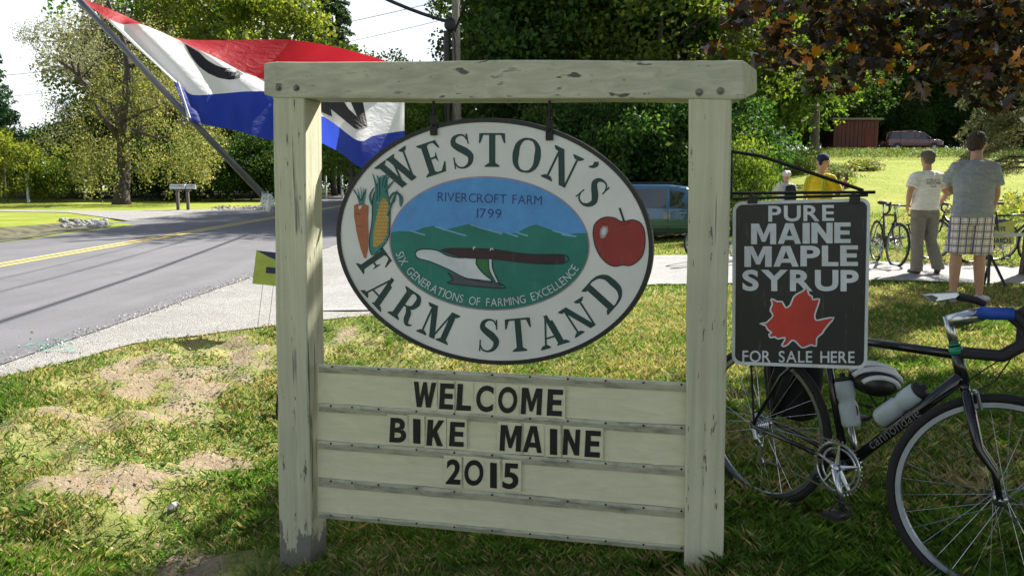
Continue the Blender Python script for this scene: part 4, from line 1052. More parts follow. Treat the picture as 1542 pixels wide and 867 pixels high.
def spray(px, py, rx, ry, n, dens, dep=1.5, hang=1.5):
    for i in range(n):
        a = q.uniform(0, 6.283); r_ = q.uniform(0, 1)**.5
        c = np.array(AT(px+math.cos(a)*rx*r_, py+math.sin(a)*ry*r_, k_+q.normal()*dep))
        k = q.normal(size=(dens, 3))*np.array([.26, .30, .20]); st_ = q.uniform(0, 1, dens)**1.3; k[:, 2] -= st_*.75*hang; k[:, :2] *= (1-.45*st_)[:, None]
        P.append(c+k); Gm.append(np.full(dens, q.random()))
spray(150, 190, 62, 62, 36, 75); spray(235, 165, 68, 72, 54, 75); spray(295, 205, 42, 46, 42, 85); spray(255, 245, 60, 26, 34, 70)
spray(160, 235, 55, 35, 38, 60); spray(240, 70, 50, 45, 45, 70); spray(130, 240, 22, 35, 12, 60); spray(185, 120, 50, 45, 55, 60)
C = np.concatenate(P); V, F = quads(C, .15*q.uniform(.6, 1.3, len(C)), .42); fast_mesh('crown', V-np.array(base), F, L_wil, tints(len(C), np.concatenate(Gm)), 'stuff', WT)
P = []; Gm = []
spray(105, 65, 48, 42, 62, 55, hang=.8); spray(60, 48, 36, 22, 34, 44, hang=.5); spray(75, 95, 25, 30, 14, 36); spray(90, 160, 28, 40, 18, 40); spray(70, 200, 14, 40, 8, 26); spray(165, 60, 40, 35, 20, 40); spray(150, 15, 60, 15, 14, 40)
C = np.concatenate(P); V, F = quads(C, .13*q.uniform(.6, 1.3, len(C)), .4); fast_mesh('outer_crown', V-np.array(base), F, L_silver, tints(len(C), np.concatenate(Gm)), 'stuff', WT)

# --- bronze maple whose boughs hang over the camera side
MT = thing('bronze_maple_tree', 'bronze leaved maple with dark boughs hanging over the top right corner', 'tree', (9.2, 5.2, .1))
mb = Vector(MT.location)
lobes = []
for a, r_ in ((90, 1.0), (72, .50), (48, .86), (33, .48), (8, .74), (-14, .36), (-50, .30), (-90, .16), (-130, .30), (-166, .36), (172, .74), (147, .48), (132, .86), (108, .50)): lobes.append((r_*math.cos(R(a)), r_*math.sin(R(a))))
def maple_leaves(C, size, q):
    n = len(C); k = len(lobes)
    nrm = q.normal(size=(n, 3)); nrm[:, 2] = np.abs(nrm[:, 2])*1.0+.2; nrm /= np.linalg.norm(nrm, axis=1)[:, None]
    d = q.normal(size=(n, 3)); d[:, 2] -= .7; d -= nrm*(nrm*d).sum(1)[:, None]; d /= np.linalg.norm(d, axis=1)[:, None]; e = np.cross(nrm, d)
    L_ = np.array(lobes); curl = q.uniform(-.25, .25, n)
    V = C[:, None, :]+size[:, None, None]*(L_[None, :, 0, None]*e[:, None, :]+L_[None, :, 1, None]*d[:, None, :]+(curl[:, None]*(L_[None, :, 0]**2))[:, :, None]*nrm[:, None, :])
    ctr = C[:, None, :]
    V = np.concatenate([ctr, V], 1).reshape(-1, 3)
    b = np.arange(n)[:, None, None]*(k+1); tri = np.array([(0, 1+i, 1+(i+1) % k) for i in range(k)])[None]+b
    return V, tri.reshape(-1, 3)
q = np.random.default_rng(21)
# boughs: a skeleton of limbs; the leaves hang from their ends
m = MB(); m.tube([mb-Vector((0, 0, .3)), mb+Vector((-.1, 0, 1.2)), mb+Vector((-.3, .2, 2.8)), mb+Vector((-.6, .4, 5)), mb+Vector((-.8, .5, 8))], [.34, .25, .22, .16, .06], 12)
ends = []
def bough(p, d, L_, r, lv):
    p1 = p+d*L_*.5+Vector(q.normal(size=3)*.05*L_); p2 = p+d*L_+Vector((0, 0, -.05*L_))
    m.tube([p, p1, p2], [r, r*.75, r*.5], 7 if lv < 2 else 5)
    if lv >= 3: ends.append(p2); ends.append(p1); return
    for k in range(3 if lv else 3):
        dd = (d+Vector(q.normal(size=3))*.55); dd.z = dd.z*.6; dd.normalize(); bough(p1.lerp(p2, q.uniform(.1, 1)), dd, L_*q.uniform(.55, .8), r*.5, lv+1)
for h, a, L_ in ((2.7, 185, 3.4), (3.2, 160, 3.2), (3.0, 215, 3.4), (3.6, 195, 3.6), (3.8, 130, 2.8), (4.2, 240, 3.2), (4.4, 170, 3.2), (4.8, 205, 3.2), (5.2, 150, 2.6), (5.4, 270, 2.8), (5.9, 190, 2.6), (6.2, 60, 2.6), (5.0, 20, 2.6), (6.6, 220, 2.2)):
    bough(mb+Vector((-.3-.1*(h-2.8), .2, h)), Vector((math.cos(R(a)), math.sin(R(a)), .22)).normalized(), L_, .09, 1)
m.build('trunk', barkmat('maple_bark', (.03, .026, .022), (.09, .08, .07)), MT, smooth=True)
E = np.array([tuple(e) for e in ends])
def visible(C):                          # crown points that would hang into the open part of the view
    rel = C-np.array([0, 0, CAMH]); dep = rel[:, 1]*CP-rel[:, 2]*SP; upv = rel[:, 1]*SP+rel[:, 2]*CP
    return 771+F_PX*rel[:, 0]/dep, 433.5-F_PX*upv/dep
cr = []
# general crown that shades the verge, kept above the line of sight
n = 66000
while sum(len(c) for c in cr) < n:
    c = q.uniform([-1, -1, -1], [1, 1, 1], (3000, 3)); c = c[(c[:, 0]**4+c[:, 1]**4+c[:, 2]**2) < 1]*np.array([5.0, 6.0, 2.5]); c[:, 0] += .5*c[:, 2]; c[:, 1] += .35*c[:, 2]; c = c+np.array([8.0, 4.5, 5.9])
    keep = np.array([noise.noise(Vector(tuple(v*.95)))+.35*noise.noise(Vector(tuple(v*2.3))) > -.20 for v in c]); c = c[keep]
    px, py = visible(c); lim = np.interp(px, [0, 1000, 1080, 1200, 1300, 1542, 1700], [-60, -60, -40, 10, 50, 110, 300])
    c = c[(py < lim)]; cr.append(c)
C1 = np.concatenate(cr)[:n]
# hanging sprays seen in the picture, each at its own distance
hang = []
for px, py, rx, ry, n_, t in ((1110, 20, 26, 22, 42, 5.2), (1150, 8, 40, 18, 60, 5.3), (1180, 50, 34, 24, 60, 5.0), (1165, 85, 34, 22, 55, 5.0), (1210, 95, 34, 24, 60, 5.0), (1245, 30, 30, 40, 150, 5.6), (1290, 60, 45, 50, 260, 5.6),
                              (1225, 120, 28, 18, 26, 5.1), (1270, 120, 30, 20, 60, 5.4), (1330, 95, 50, 28, 130, 5.6), (1345, 40, 60, 45, 260, 6.0), (1380, 135, 20, 18, 34, 5.2), (1415, 80, 50, 40, 170, 5.8), (1430, 30, 60, 40, 240, 6.2), (1460, 120, 35, 22, 80, 5.2), (1480, 70, 50, 40, 220, 5.8), (1515, 105, 36, 36, 120, 5.3), (1520, 30, 50, 40, 240, 5.9), (1500, 150, 36, 14, 40, 5.1), (1080, 72, 20, 12, 20, 5.3), (1290, 0, 200, 18, 360, 6.4)):
    for _ in range(n_):
        a = q.uniform(0, 6.283); r_ = q.uniform(0, 1)**.5; hang.append(tuple(AT(px+math.cos(a)*rx*r_, py+math.sin(a)*ry*r_, t+q.normal()*.28)))
C2 = np.array(hang)
size1 = .105*q.uniform(.7, 1.25, len(C1)); size2 = .058*q.uniform(.6, 1.3, len(C2))
# of the hanging leaves the nearest 300 are leaves of their own
order = np.argsort(C2[:, 1]); near = order[:300]; rest = order[300:]
Call = np.concatenate([C1, C2[rest]]); Sz = np.concatenate([size1, size2[rest]])
V, F = maple_leaves(Call, Sz, q); nn = len(Call); kk = len(lobes)+1
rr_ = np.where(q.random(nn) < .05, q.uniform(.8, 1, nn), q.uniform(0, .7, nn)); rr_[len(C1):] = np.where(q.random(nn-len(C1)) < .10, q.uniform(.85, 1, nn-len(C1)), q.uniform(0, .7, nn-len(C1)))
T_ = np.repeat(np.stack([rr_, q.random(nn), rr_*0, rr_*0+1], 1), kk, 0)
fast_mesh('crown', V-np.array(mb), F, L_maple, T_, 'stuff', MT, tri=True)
variants = []
for i in range(8):
    V, F = maple_leaves(np.zeros((1, 3)), np.array([1.0]), q); r_ = [.1, .3, .5, .95, .6, .2, .4, .75][i]
    me_o = fast_mesh('leaf', V, F, L_maple, np.repeat([[r_, .6+.4*(i % 2), 0, 1]], kk, 0), None, MT, tri=True); variants.append(me_o)
for j, i in enumerate(near):
    o = variants[j] if j < 8 else variants[int(q.integers(0, 8))].copy()
    if j >= 8: COL.objects.link(o); o.parent = MT
    o.location = Vector(C2[i])-mb; s_ = float(size2[i]); o.scale = (s_, s_, s_); o.rotation_euler = (q.normal()*.4, q.normal()*.4, q.uniform(0, 6.28))
# twigs carrying the hanging sprays
m = MB()
for (a, b_) in (((1290, 20, 6.2), (1185, 60, 5.0)), ((1260, -10, 6.0), (1110, 12, 5.2)), ((1330, 40, 6.0), (1235, 118, 5.1)), ((1450, 30, 6.2), (1385, 135, 5.2)), ((1530, 40, 6.0), (1470, 125, 5.2)), ((1560, 60, 5.8), (1500, 150, 5.1)), ((1400, 0, 6.2), (1300, 95, 5.4)), ((1180, 10, 5.3), (1085, 70, 5.3))):
    A_, B_ = AT(*a), AT(*b_); m.tube([A_, A_.lerp(B_, .5)+Vector((0, 0, .04)), B_], [.012, .007, .002], 5)
    for k in range(5):
        c = A_.lerp(B_, .3+.14*k); m.tube([c, c+Vector(q.normal(size=3))*.12], [.004, .001], 4)
m.build('twigs', MATS['maple_bark'], MT)['kind'] = 'stuff'

# --- spruce at the right edge
st = thing('spruce_tree', 'spruce with drooping sunlit boughs at the right edge beside the grey shirted man', 'tree', (7.27, 11.2, H0(7.27, 11.2)))
sb = Vector(st.location); m = MB(); m.tube([sb-Vector((0, 0, .2)), sb+Vector((0, 0, .3)), sb+Vector((0, 0, 7))], [.17, .13, .04], 10)
P = []; q = np.random.default_rng(8)
for i in range(70):
    z = 1.5+i*.07; a = q.uniform(2.2, 4.6) if i % 4 else q.uniform(0, 6.28); L_ = (1.15-.1*max(0, z-2.6))*q.uniform(.75, 1.1)
    d = Vector((math.cos(a), math.sin(a), 0)); pts = [sb+Vector((0, 0, z))+d*L_*t+Vector((0, 0, .25*math.sin(t*2)*.6-.75*t*t)) for t in (0, .3, .6, 1)]
    m.tube(pts, [.022, .016, .010, .003], 5)
    for k in range(16):
        t = .22+.78*k/15; i0 = min(2, int(t*3)); c = pts[i0].lerp(pts[i0+1], t*3-i0) if i0 < 3 else pts[3]
        for sgn in (-1, 1):
            e = (d*.6+Vector((-d.y, d.x, 0))*sgn).normalized(); l2 = .42*(1.15-t)*q.uniform(.6, 1.2); tip = c+e*l2+Vector((0, 0, -.16*l2-.05))
            m.tube([c, tip], [.004, .001], 3, cap=False)
            for s_ in np.linspace(.1, 1, 9): P.append(tuple(c.lerp(tip, s_)))
m.build('trunk', MATS['dark_bark'], st)
C = np.repeat(np.array(P), 3, 0)+q.normal(size=(len(P)*3, 3))*.02; V, F = quads(C, .075*q.uniform(.6, 1.3, len(C)), .16)
fast_mesh('needles', V-np.array(sb), F, L_olive if False else leafmat('spruce_needle', [(.04, .07, .025), (.13, .16, .07), (.30, .30, .17)], .15), tints(len(C)), 'stuff', st)

# ================================================================== UTILITY POLE AND WIRES
up = Vector((-1.82, 27, H0(-1.82, 27)))
UP = thing('utility_pole', 'grey wooden utility pole with a black conduit rising behind the beam', 'utility pole', up)
m = MB(); m.tube([up-Vector((0, 0, .3)), up+Vector((0, 0, 10))], [.155, .125], 12); m.build('pole', barkmat('pole_wood', (.10, .085, .065), (.26, .23, .19)), UP, smooth=True)
m = MB(); m.tube([up+Vector((-.30, -.1, .2)), up+Vector((-.30, -.1, 6.15))], .10, 8); m.build('conduit', M_black, UP)
m = MB(); m.ball(up+Vector((-.18, -.1, 6.35)), (.2, .1, .22)); m.tube([up+Vector((-.2, -.1, 6.3)), up+Vector((-.05, -.15, 5.9)), up+Vector((0, -.16, 4.5))], .025, 6); m.build('cable_splice', M_black, UP)
wires = [((up+Vector((-.05, 0, 6.15))), Vector((3.6, -13, 7.4)), .035, .5), ((up+Vector((.0, 0, 7.3))), Vector((3.2, -13, 8.6)), .018, .5), ((up+Vector((-.05, 0, 7.9))), Vector((2.7, -13, 9.3)), .014, .5),
         ((up+Vector((-.2, 0, 6.45))), Vector((-12, 24, 13.5)), .06, 1.2), ((up+Vector((-.1, 0, 7.2))), Vector((-30, 33, 5.4)), .010, .8), ((up+Vector((-.1, 0, 6.6))), Vector((-30, 33, 4.5)), .008, .8), ((up+Vector((0, 0, 8.6))), Vector((-30, 33, 9.6)), .008, .8), ((up+Vector((.05, 0, 6.8))), Vector((.5, 31, 1.5)), .008, 0)]
wl = ['thick black cable running from the pole over the camera', 'upper overhead wire running over the camera', 'topmost overhead wire running over the camera', 'heavy looped cable dropping to the black conduit', 'thin wire crossing the sky to the left, upper', 'thin wire crossing the sky to the left, lower', 'high thin wire crossing above the flag', 'thin guy wire slanting down right of the pole']
for (a, b_, r_, sag), lb in zip(wires, wl):
    m = MB(); m.tube([a.lerp(b_, t)-Vector((0, 0, sag*4*t*(1-t))) for t in np.linspace(0, 1, 24)], r_, 5); tag(m.build('overhead_wire', M_black), lb, 'wire')

# ================================================================== SMALL ROADSIDE THINGS
M_lime = simple('lime_board', (.38, .47, .07), .55, bump=0); M_navyb = simple('navy_board', (.015, .02, .09), .55, bump=0); M_wire = simple('sign_wire', (.25, .25, .25), .4, .8)
p0 = G(398, 497)
YSN = thing('lime_yard_sign', 'lime green yard sign with navy print on wire legs, half behind the left post', 'yard sign', p0)
tt = (p0.y/CP)
def Q(px, py, o=0): return AT(px, py, tt+o)
m = MB(); m.hexa([Q(386, 377), Q(424, 381), Q(419, 431), Q(380, 427)], [Q(386, 377, .01), Q(424, 381, .01), Q(419, 431, .01), Q(380, 427, .01)]); m.build('board', M_lime, YSN)
m = MB(); m.hexa([Q(386, 377, -.003), Q(424, 381, -.003), Q(420, 393, -.003), Q(405, 387, -.003)], [Q(386, 377, -.001), Q(424, 381, -.001), Q(420, 393, -.001), Q(405, 387, -.001)])
m.hexa([Q(401, 402, -.003), Q(424, 404, -.003), Q(423, 413, -.003), Q(400, 411, -.003)], [Q(401, 402, -.001), Q(424, 404, -.001), Q(423, 413, -.001), Q(400, 411, -.001)]); m.build('print', M_navyb, YSN)
for px in (396, 412):
    m = MB(); m.tube([Q(px, 428, .004), Q(px-9, 500, .004)], .0025, 5); m.build('wire_leg', M_wire, YSN)
# black drain pipe end behind the left post
p0 = G(418, 624); dp = thing('drain_pipe', 'black plastic drain pipe end lying in the verge behind the left post', 'pipe', p0)
m = MB(); d = Vector((.9, .35, -.1)).normalized(); c = p0+Vector((0, 0, .06)); m.tube([c, c+d*.6], .085, 20, cap=False); m.tube([c+d*.6, c], .075, 20, cap=False); m.tube([c+d*.05, c+d*.06], .076, 20); m.build('pipe', simple('black_plastic', (.01, .01, .01), .4), dp, smooth=False)
# mailboxes
gx = G(285, 314); gx = Vector(((285-771)/F_PX*36, 35.5, 0)); gx.z = H0(gx.x, gx.y)
gal = simple('galvanised', (.42, .45, .48), .4, .5); oldw = simple('old_post', (.11, .095, .08), .9)
for i, dx in enumerate((-.22, .18)):
    b0 = gx+Vector((dx, i*.1, 0)); mbx = thing('mailbox', ['grey metal mailbox on the left post of a pair across the road', 'pale shorter mailbox on the right post of a pair across the road'][i], 'mailbox', b0, 0, 'pair of roadside mailboxes')
    m = MB(); m.box(b0+Vector((0, 0, .42)), (.12, .12, 1.0)); m.build('post', oldw, mbx, bevel=.01)
    m = MB(); L_ = .62 if i == 0 else .40; x0 = -.30 if i == 0 else -.06; ring = [(-.09, 0), (.09, 0), (.09, .12), (.06, .18), (0, .205), (-.06, .18), (-.09, .12)]
    m.rings([[b0+Vector((x0+s_, y_, .93+z_)) for y_, z_ in ring] for s_ in (0, L_)]); m.build('box', gal, mbx)
    m = MB(); m.rings([[b0+Vector((x0+s_, y_*1.06, .925+z_*1.04)) for y_, z_ in ring] for s_ in (L_+.002, L_+.03)]); m.build('door', gal, mbx)
    m = MB(); m.box(b0+Vector((x0+L_*.7, -.10, 1.10)), (.03, .01, .12)); m.build('flag', simple('box_flag', (.4, .05, .04), .5), mbx)
# white posts at the far lawns
def wpost(px, py, h, w_, lb, y=None):
    y = y or 44; b0 = Vector(((px-771)/F_PX*y/CP, y, 0)); b0.z = H0(b0.x, b0.y)
    t = thing('white_post', lb, 'post', b0); m = MB(); m.box(b0+Vector((0, 0, h/2-.1)), (w_, w_, h+.2)); m.build('shaft', simple('post_white', (.6, .62, .62), .6), t, bevel=.01)
    m = MB(); m.box(b0+Vector((0, 0, h+.02)), (w_*1.25, w_*1.25, .05)); m.build('cap', MATS['post_white'], t)
wpost(53, 0, 1.6, .13, 'leftmost white post beside the green bushes across the road', 46); wpost(137, 0, 1.8, .10, 'white post left of the crooked tree trunk', 50)
wpost(495, 0, 1.5, .12, 'white fence post left of a pair between timber post and oval', 52); wpost(519, 0, 1.5, .12, 'white fence post at the edge of the oval, right of a pair', 52)
# stones heaped at the ditch culvert on the far verge
q = np.random.default_rng(77)
m = MB(); stone_n = 0
def stone(m, c, r):
    rot = Matrix.Rotation(q.uniform(0, 6), 3, Vector(q.normal(size=3)).normalized()); b = len(m.v); m.ball((0, 0, 0), (r, r*q.uniform(.6, .9), r*q.uniform(.5, .8)), 7, 5, rot=rot)
    for i in range(b, len(m.v)):
        v_ = Vector(m.v[i]); v_ *= 1+.3*noise.noise(v_*6/r*.12+Vector((c.x*9, 0, 0))); m.v[i] = tuple(v_+c)
for i in range(90):
    g_ = G(q.uniform(92, 162), q.uniform(332, 344)); stone(m, g_+Vector((0, 0, .02)), q.uniform(.05, .14))
o = m.build('ditch_stones', simple('pale_stone', (.30, .30, .30), .85, var=.4, scale=3), smooth=False); tag(o, 'heap of pale broken stones in the ditch across the road', 'stones', kind='stuff')
m = MB()
for i in range(70):
    g_ = G(q.uniform(318, 400), q.uniform(310, 317)); stone(m, g_+Vector((0, 0, .0)), q.uniform(.04, .10))
o = m.build('verge_stones', MATS['pale_stone']); tag(o, 'low line of pale stones on the verge beside the mailboxes', 'stones', kind='stuff')
# turquoise utility mark sprayed on the road
m = MB(); 
for pts in ([(40, 526), (62, 516), (92, 514), (110, 520)], [(44, 530), (70, 524), (104, 524)], [(52, 536), (84, 531), (116, 534), (98, 528)], [(60, 522), (74, 532), (96, 517)]):
    P = [G(*p) for p in pts]; vs, fs = stroke([(p.x, p.y) for p in P], [.05]*len(P), 8); m.add([(x, y, H0(x, y)+.0265+.0002*len(m.v)/50) for x, y in vs], fs)
b = NB('spray_paint'); v_ = b.co(); al = b.ramp(b.noise(v_, 22, 6, .75), [(.46, 0), (.66, .8)]); b.color((.12, .34, .28)); b.b.inputs['Roughness'].default_value = .8
b.L(al, b.b.inputs['Alpha']); o = m.build('spray_mark', b.m); o['kind'] = 'structure'
# loose pale stones and fallen leaves on the near verge
for px, py, r_, lb in ((262, 762, .035, 'pale flat stone in the verge left of the timber post'), (165, 803, .018, 'small stone low in the left verge')):
    m = MB(); g_ = G(px, py); g_.z = H(g_.x, g_.y)+r_*.3; stone(m, g_, r_); o = m.build('stone', MATS['pale_stone']); tag(o, lb, 'stone')
m = MB()
for i in range(260):
    g_ = G(q.uniform(0, 1542), q.uniform(500, 866)); z = H(g_.x, g_.y)+.02; a = q.uniform(0, 6.28); s_ = q.uniform(.008, .02)
    pts = [Vector((g_.x+math.cos(a+b_)*s_*k2, g_.y+math.sin(a+b_)*s_*k2, z+q.uniform(0, .012))) for b_, k2 in ((0, 1), (1.2, .6), (2.6, .9), (3.8, .7), (5, .8))]; m.add(pts, [(0, 1, 2, 3, 4)])
o = m.build('fallen_leaves', simple('dead_leaf', (.22, .12, .05), .8)); tag(o, 'scattered dry fallen leaves on the near lawn', 'leaves', kind='stuff')

# ================================================================== SHED
g0, g1 = Vector(((1238-771)/F_PX*66, 66, 0)), Vector(((1303-771)/F_PX*66, 66, 0)); c = (g0+g1)/2; c.z = H0(c.x, c.y)
SH = thing('red_shed', 'small dark red shed with a flat pale roof at the edge of the dark wood', 'shed', c)
w_ = (g1-g0).x
def redwood():
    b = NB('red_siding'); v = b.co('Object', (1, 1, .05)); b.color(b.ramp(b.noise(v, 9, 4), [(.3, (.075, .022, .022)), (.7, (.12, .038, .036))])); b.b.inputs['Roughness'].default_value = .8; return b.m
rw_ = redwood(); nb = 11
for i in range(nb):
    m = MB(); x = -w_/2+(i+.5)*w_/nb; m.box(c+Vector((x, -1.3, 1.15)), (w_/nb-.03, .05, 2.5)); m.build('plank', rw_, SH)
m = MB(); m.box(c+Vector((0, 0, 1.1)), (w_-.04, 2.5, 2.4)); m.build('wall', rw_, SH)
m = MB(); m.box(c+Vector((0, 0, 2.50)), (w_+.5, 3.2, .14)); m.build('roof', simple('shed_roof', (.20, .17, .16), .8), SH)
m = MB(); m.box(c+Vector((w_*.3, -1.345, .95)), (.7, .03, 1.7)); m.build('door', simple('shed_door', (.12, .02, .025), .8), SH)

# ================================================================== VEHICLES
M_glass = glassmat('car_glass'); M_tyre = simple('tyre_rubber', (.012, .012, .012), .85); M_hub = simple('alloy', (.42, .43, .44), .3, .8); M_plast = simple('car_trim', (.02, .02, .022), .5)
def suv(name, label, loc, rz, scale, upper, lower, two_tone=True):
    t = thing(name, label, 'car', (0, 0, 0))
    mu = simple(name+'_upper', upper, .25, .4, var=.03, bump=0, coat=.8); ml = simple(name+'_lower', lower, .35, .3, var=.03, bump=0, coat=.4)
    # stations along the length: x, z_low, z_belt, z_top, half width
    st = [(-2.22, .42, .78, .80, .70), (-2.18, .36, .92, 1.05, .80), (-2.05, .34, .98, 1.50, .84), (-1.75, .33, .99, 1.585, .86), (-1.0, .32, .99, 1.62, .87), (0, .32, .97, 1.62, .875), (.45, .32, .96, 1.57, .875), (.85, .32, .955, 1.34, .87), (1.22, .32, .95, 1.03, .865), (1.7, .33, .90, .96, .85), (2.05, .36, .84, .88, .80), (2.2, .42, .70, .74, .68)]
    def sec(x, zl, zb, zt, hw, half=1):
        tw = hw*.80 if zt > 1.2 else hw*.86
        return [(x, y, z) for y, z in ((-hw*.93, zl), (-hw, zl+.14), (-hw*1.005, (zl+zb)/2+.05), (-hw*.985, zb), (-tw, zt-.05), (-tw*.8, zt), (0, zt+.015), (tw*.8, zt), (tw, zt-.05), (hw*.985, zb), (hw*1.005, (zl+zb)/2+.05), (hw, zl+.14), (hw*.93, zl))]
    m = MB(); R_ = [sec(*s_) for s_ in st]; n = 13; vs = [p for r in R_ for p in r]; fs = []; mi = []
    for i in range(len(R_)-1):
        for k in range(n):
            fs.append((i*n+k, i*n+(k+1) % n, (i+1)*n+(k+1) % n, (i+1)*n+k))
            mi.append(1 if (k in (0, 1, 10, 11, 12)) else 0)
    fs += [tuple(range(n)), tuple((len(R_)-1)*n+k for k in range(n))]; mi += [0, 0]
    m.add(vs, fs); m.m = mi; m.build('body', [mu, ml if two_tone else mu], t, smooth=False, world=False, bevel=.02)
    def side(x, f, sgn, o=.008):         # point on the side glass surface
        xs_ = [s_[0] for s_ in st]; hw = np.interp(x, xs_, [s_[4] for s_ in st]); zb = np.interp(x, xs_, [s_[2] for s_ in st]); zt = np.interp(x, xs_, [s_[3] for s_ in st])
        z0, y0, z1, y1 = zb, hw*.985, zt-.05, hw*.80; return (x, sgn*(y0+(y1-y0)*f+o), z0+(z1-z0)*f)
    for sgn in (-1, 1):
        for (a, b_, c_, d_) in (((-1.95, .06), (-1.22, .06), (-1.22, .88), (-1.82, .86)), ((-1.12, .06), (-.12, .06), (-.12, .90), (-1.12, .90)), ((-.02, .06), (.98, .08), (.60, .80), (-.02, .90))):
            m = MB(); P = [a, b_, c_, d_]; m.add([side(x, f, sgn, .010) for x, f in P]+[side(x, f, sgn, -.01) for x, f in P], [(0, 1, 2, 3)]+[(i, (i+1) % 4, 4+(i+1) % 4, 4+i) for i in range(4)]); m.build('side_window', M_glass, t, world=False)
        for x in (-.42, .58):
            m = MB(); q_ = Vector(side(x-.25, 0, sgn)); m.box(q_+Vector((0, sgn*.02, -.10)), (.2, .03, .035)); m.build('door_handle', mu if not two_tone else M_hub, t, world=False, bevel=.01)
        for x in (-1.17, -.07, 1.02):
            m = MB(); m.box((x, sgn*.882, .66), (.012, .012, .56)); m.build('door_seam', M_plast, t, world=False)
        m = MB(); m.box((.0, sgn*.885, .55), (2.3, .03, .07)); m.build('side_moulding', ml, t, world=False, bevel=.01)
        m = MB(); m.tube([(-1.75, sgn*.60, 1.60), (-1.65, sgn*.60, 1.665), (.15, sgn*.60, 1.68), (.3, sgn*.60, 1.60)], .02, 6); m.build('roof_rail', M_plast, t, world=False)
        m = MB(); m.ball((.98, sgn*.99, 1.03), (.09, .11, .07)); m.build('mirror', M_plast, t, world=False, smooth=True)
        m = MB(); m.box((2.12, sgn*.58, .74), (.12, .28, .13)); m.build('headlight', simple('lamp_glass', (.6, .62, .65), .1), t, world=False, bevel=.03)
        m = MB(); m.box((-2.16, sgn*.68, .90), (.10, .16, .22)); m.build('tail_light', simple('tail_red', (.4, .03, .02), .2), t, world=False, bevel=.02)
        for x in (-1.38, 1.42):
            m = MB(); m.tube([(x, sgn*.70, .34), (x, sgn*.893, .34)], .385, 24); m.build('wheel_arch', M_plast, t, world=False)
            m = MB(); m.torus((x, sgn*.80, .33), .235, .105, seg=28, sg=10); wh = m.build('wheel', M_tyre, t, world=False, smooth=True)
            m = MB(); m.tube([(x, sgn*.80, .33), (x, sgn*.885, .33)], [.19, .17], 20)
            for k in range(6):
                a = k*math.pi/3; m.box((x+.1*math.cos(a), sgn*.89, .33+.1*math.sin(a)), (.16, .02, .035), Matrix.Rotation(-a, 3, 'Y'))
            m.build('rim', M_hub, wh, world=False)
    m = MB(); m.hexa([(.62, -.62, 1.50), (.62, .62, 1.50), (1.20, .70, 1.045), (1.20, -.70, 1.045)], [(.60, -.62, 1.46), (.60, .62, 1.46), (1.16, .70, 1.02), (1.16, -.70, 1.02)])
    for k in range(len(m.v)): m.v[k] = (m.v[k][0]+.03, m.v[k][1], m.v[k][2]+.035)
    m.build('windscreen', M_glass, t, world=False)
    m = MB(); m.hexa([(-2.12, -.62, 1.42), (-2.12, .62, 1.42), (-2.215, .66, 1.02), (-2.215, -.66, 1.02)], [(-2.05, -.62, 1.42), (-2.05, .62, 1.42), (-2.15, .66, 1.02), (-2.15, -.66, 1.02)]); m.build('rear_window', M_glass, t, world=False)
    m = MB(); m.box((-2.18, 0, .5), (.14, 1.5, .2)); m.box((2.16, 0, .48), (.14, 1.42, .2)); m.build('bumper', ml if two_tone else M_plast, t, world=False, bevel=.04)
    m = MB(); m.box((-2.27, 0, .78), (.02, .32, .15)); m.build('number_plate', simple('plate', (.6, .6, .6), .5), t, world=False)
    t.location = loc; t.rotation_euler = (0, 0, rz); t.scale = (scale,)*3; return t
y = 21.8; x = (1003-771)/F_PX*y; suv('blue_car', 'blue and green two tone estate car parked behind the oval sign', (x, y, H0(x, y)-.10), R(-4), .96, (.04, .12, .24), (.06, .13, .11))
y = 66; x = (1364-771)/F_PX*y; suv('dark_red_car', 'dark red sport utility car parked at the top of the lawn', (x, y, H0(x, y)), R(-6), 1.0, (.06, .006, .012), (.04, .006, .01), False)

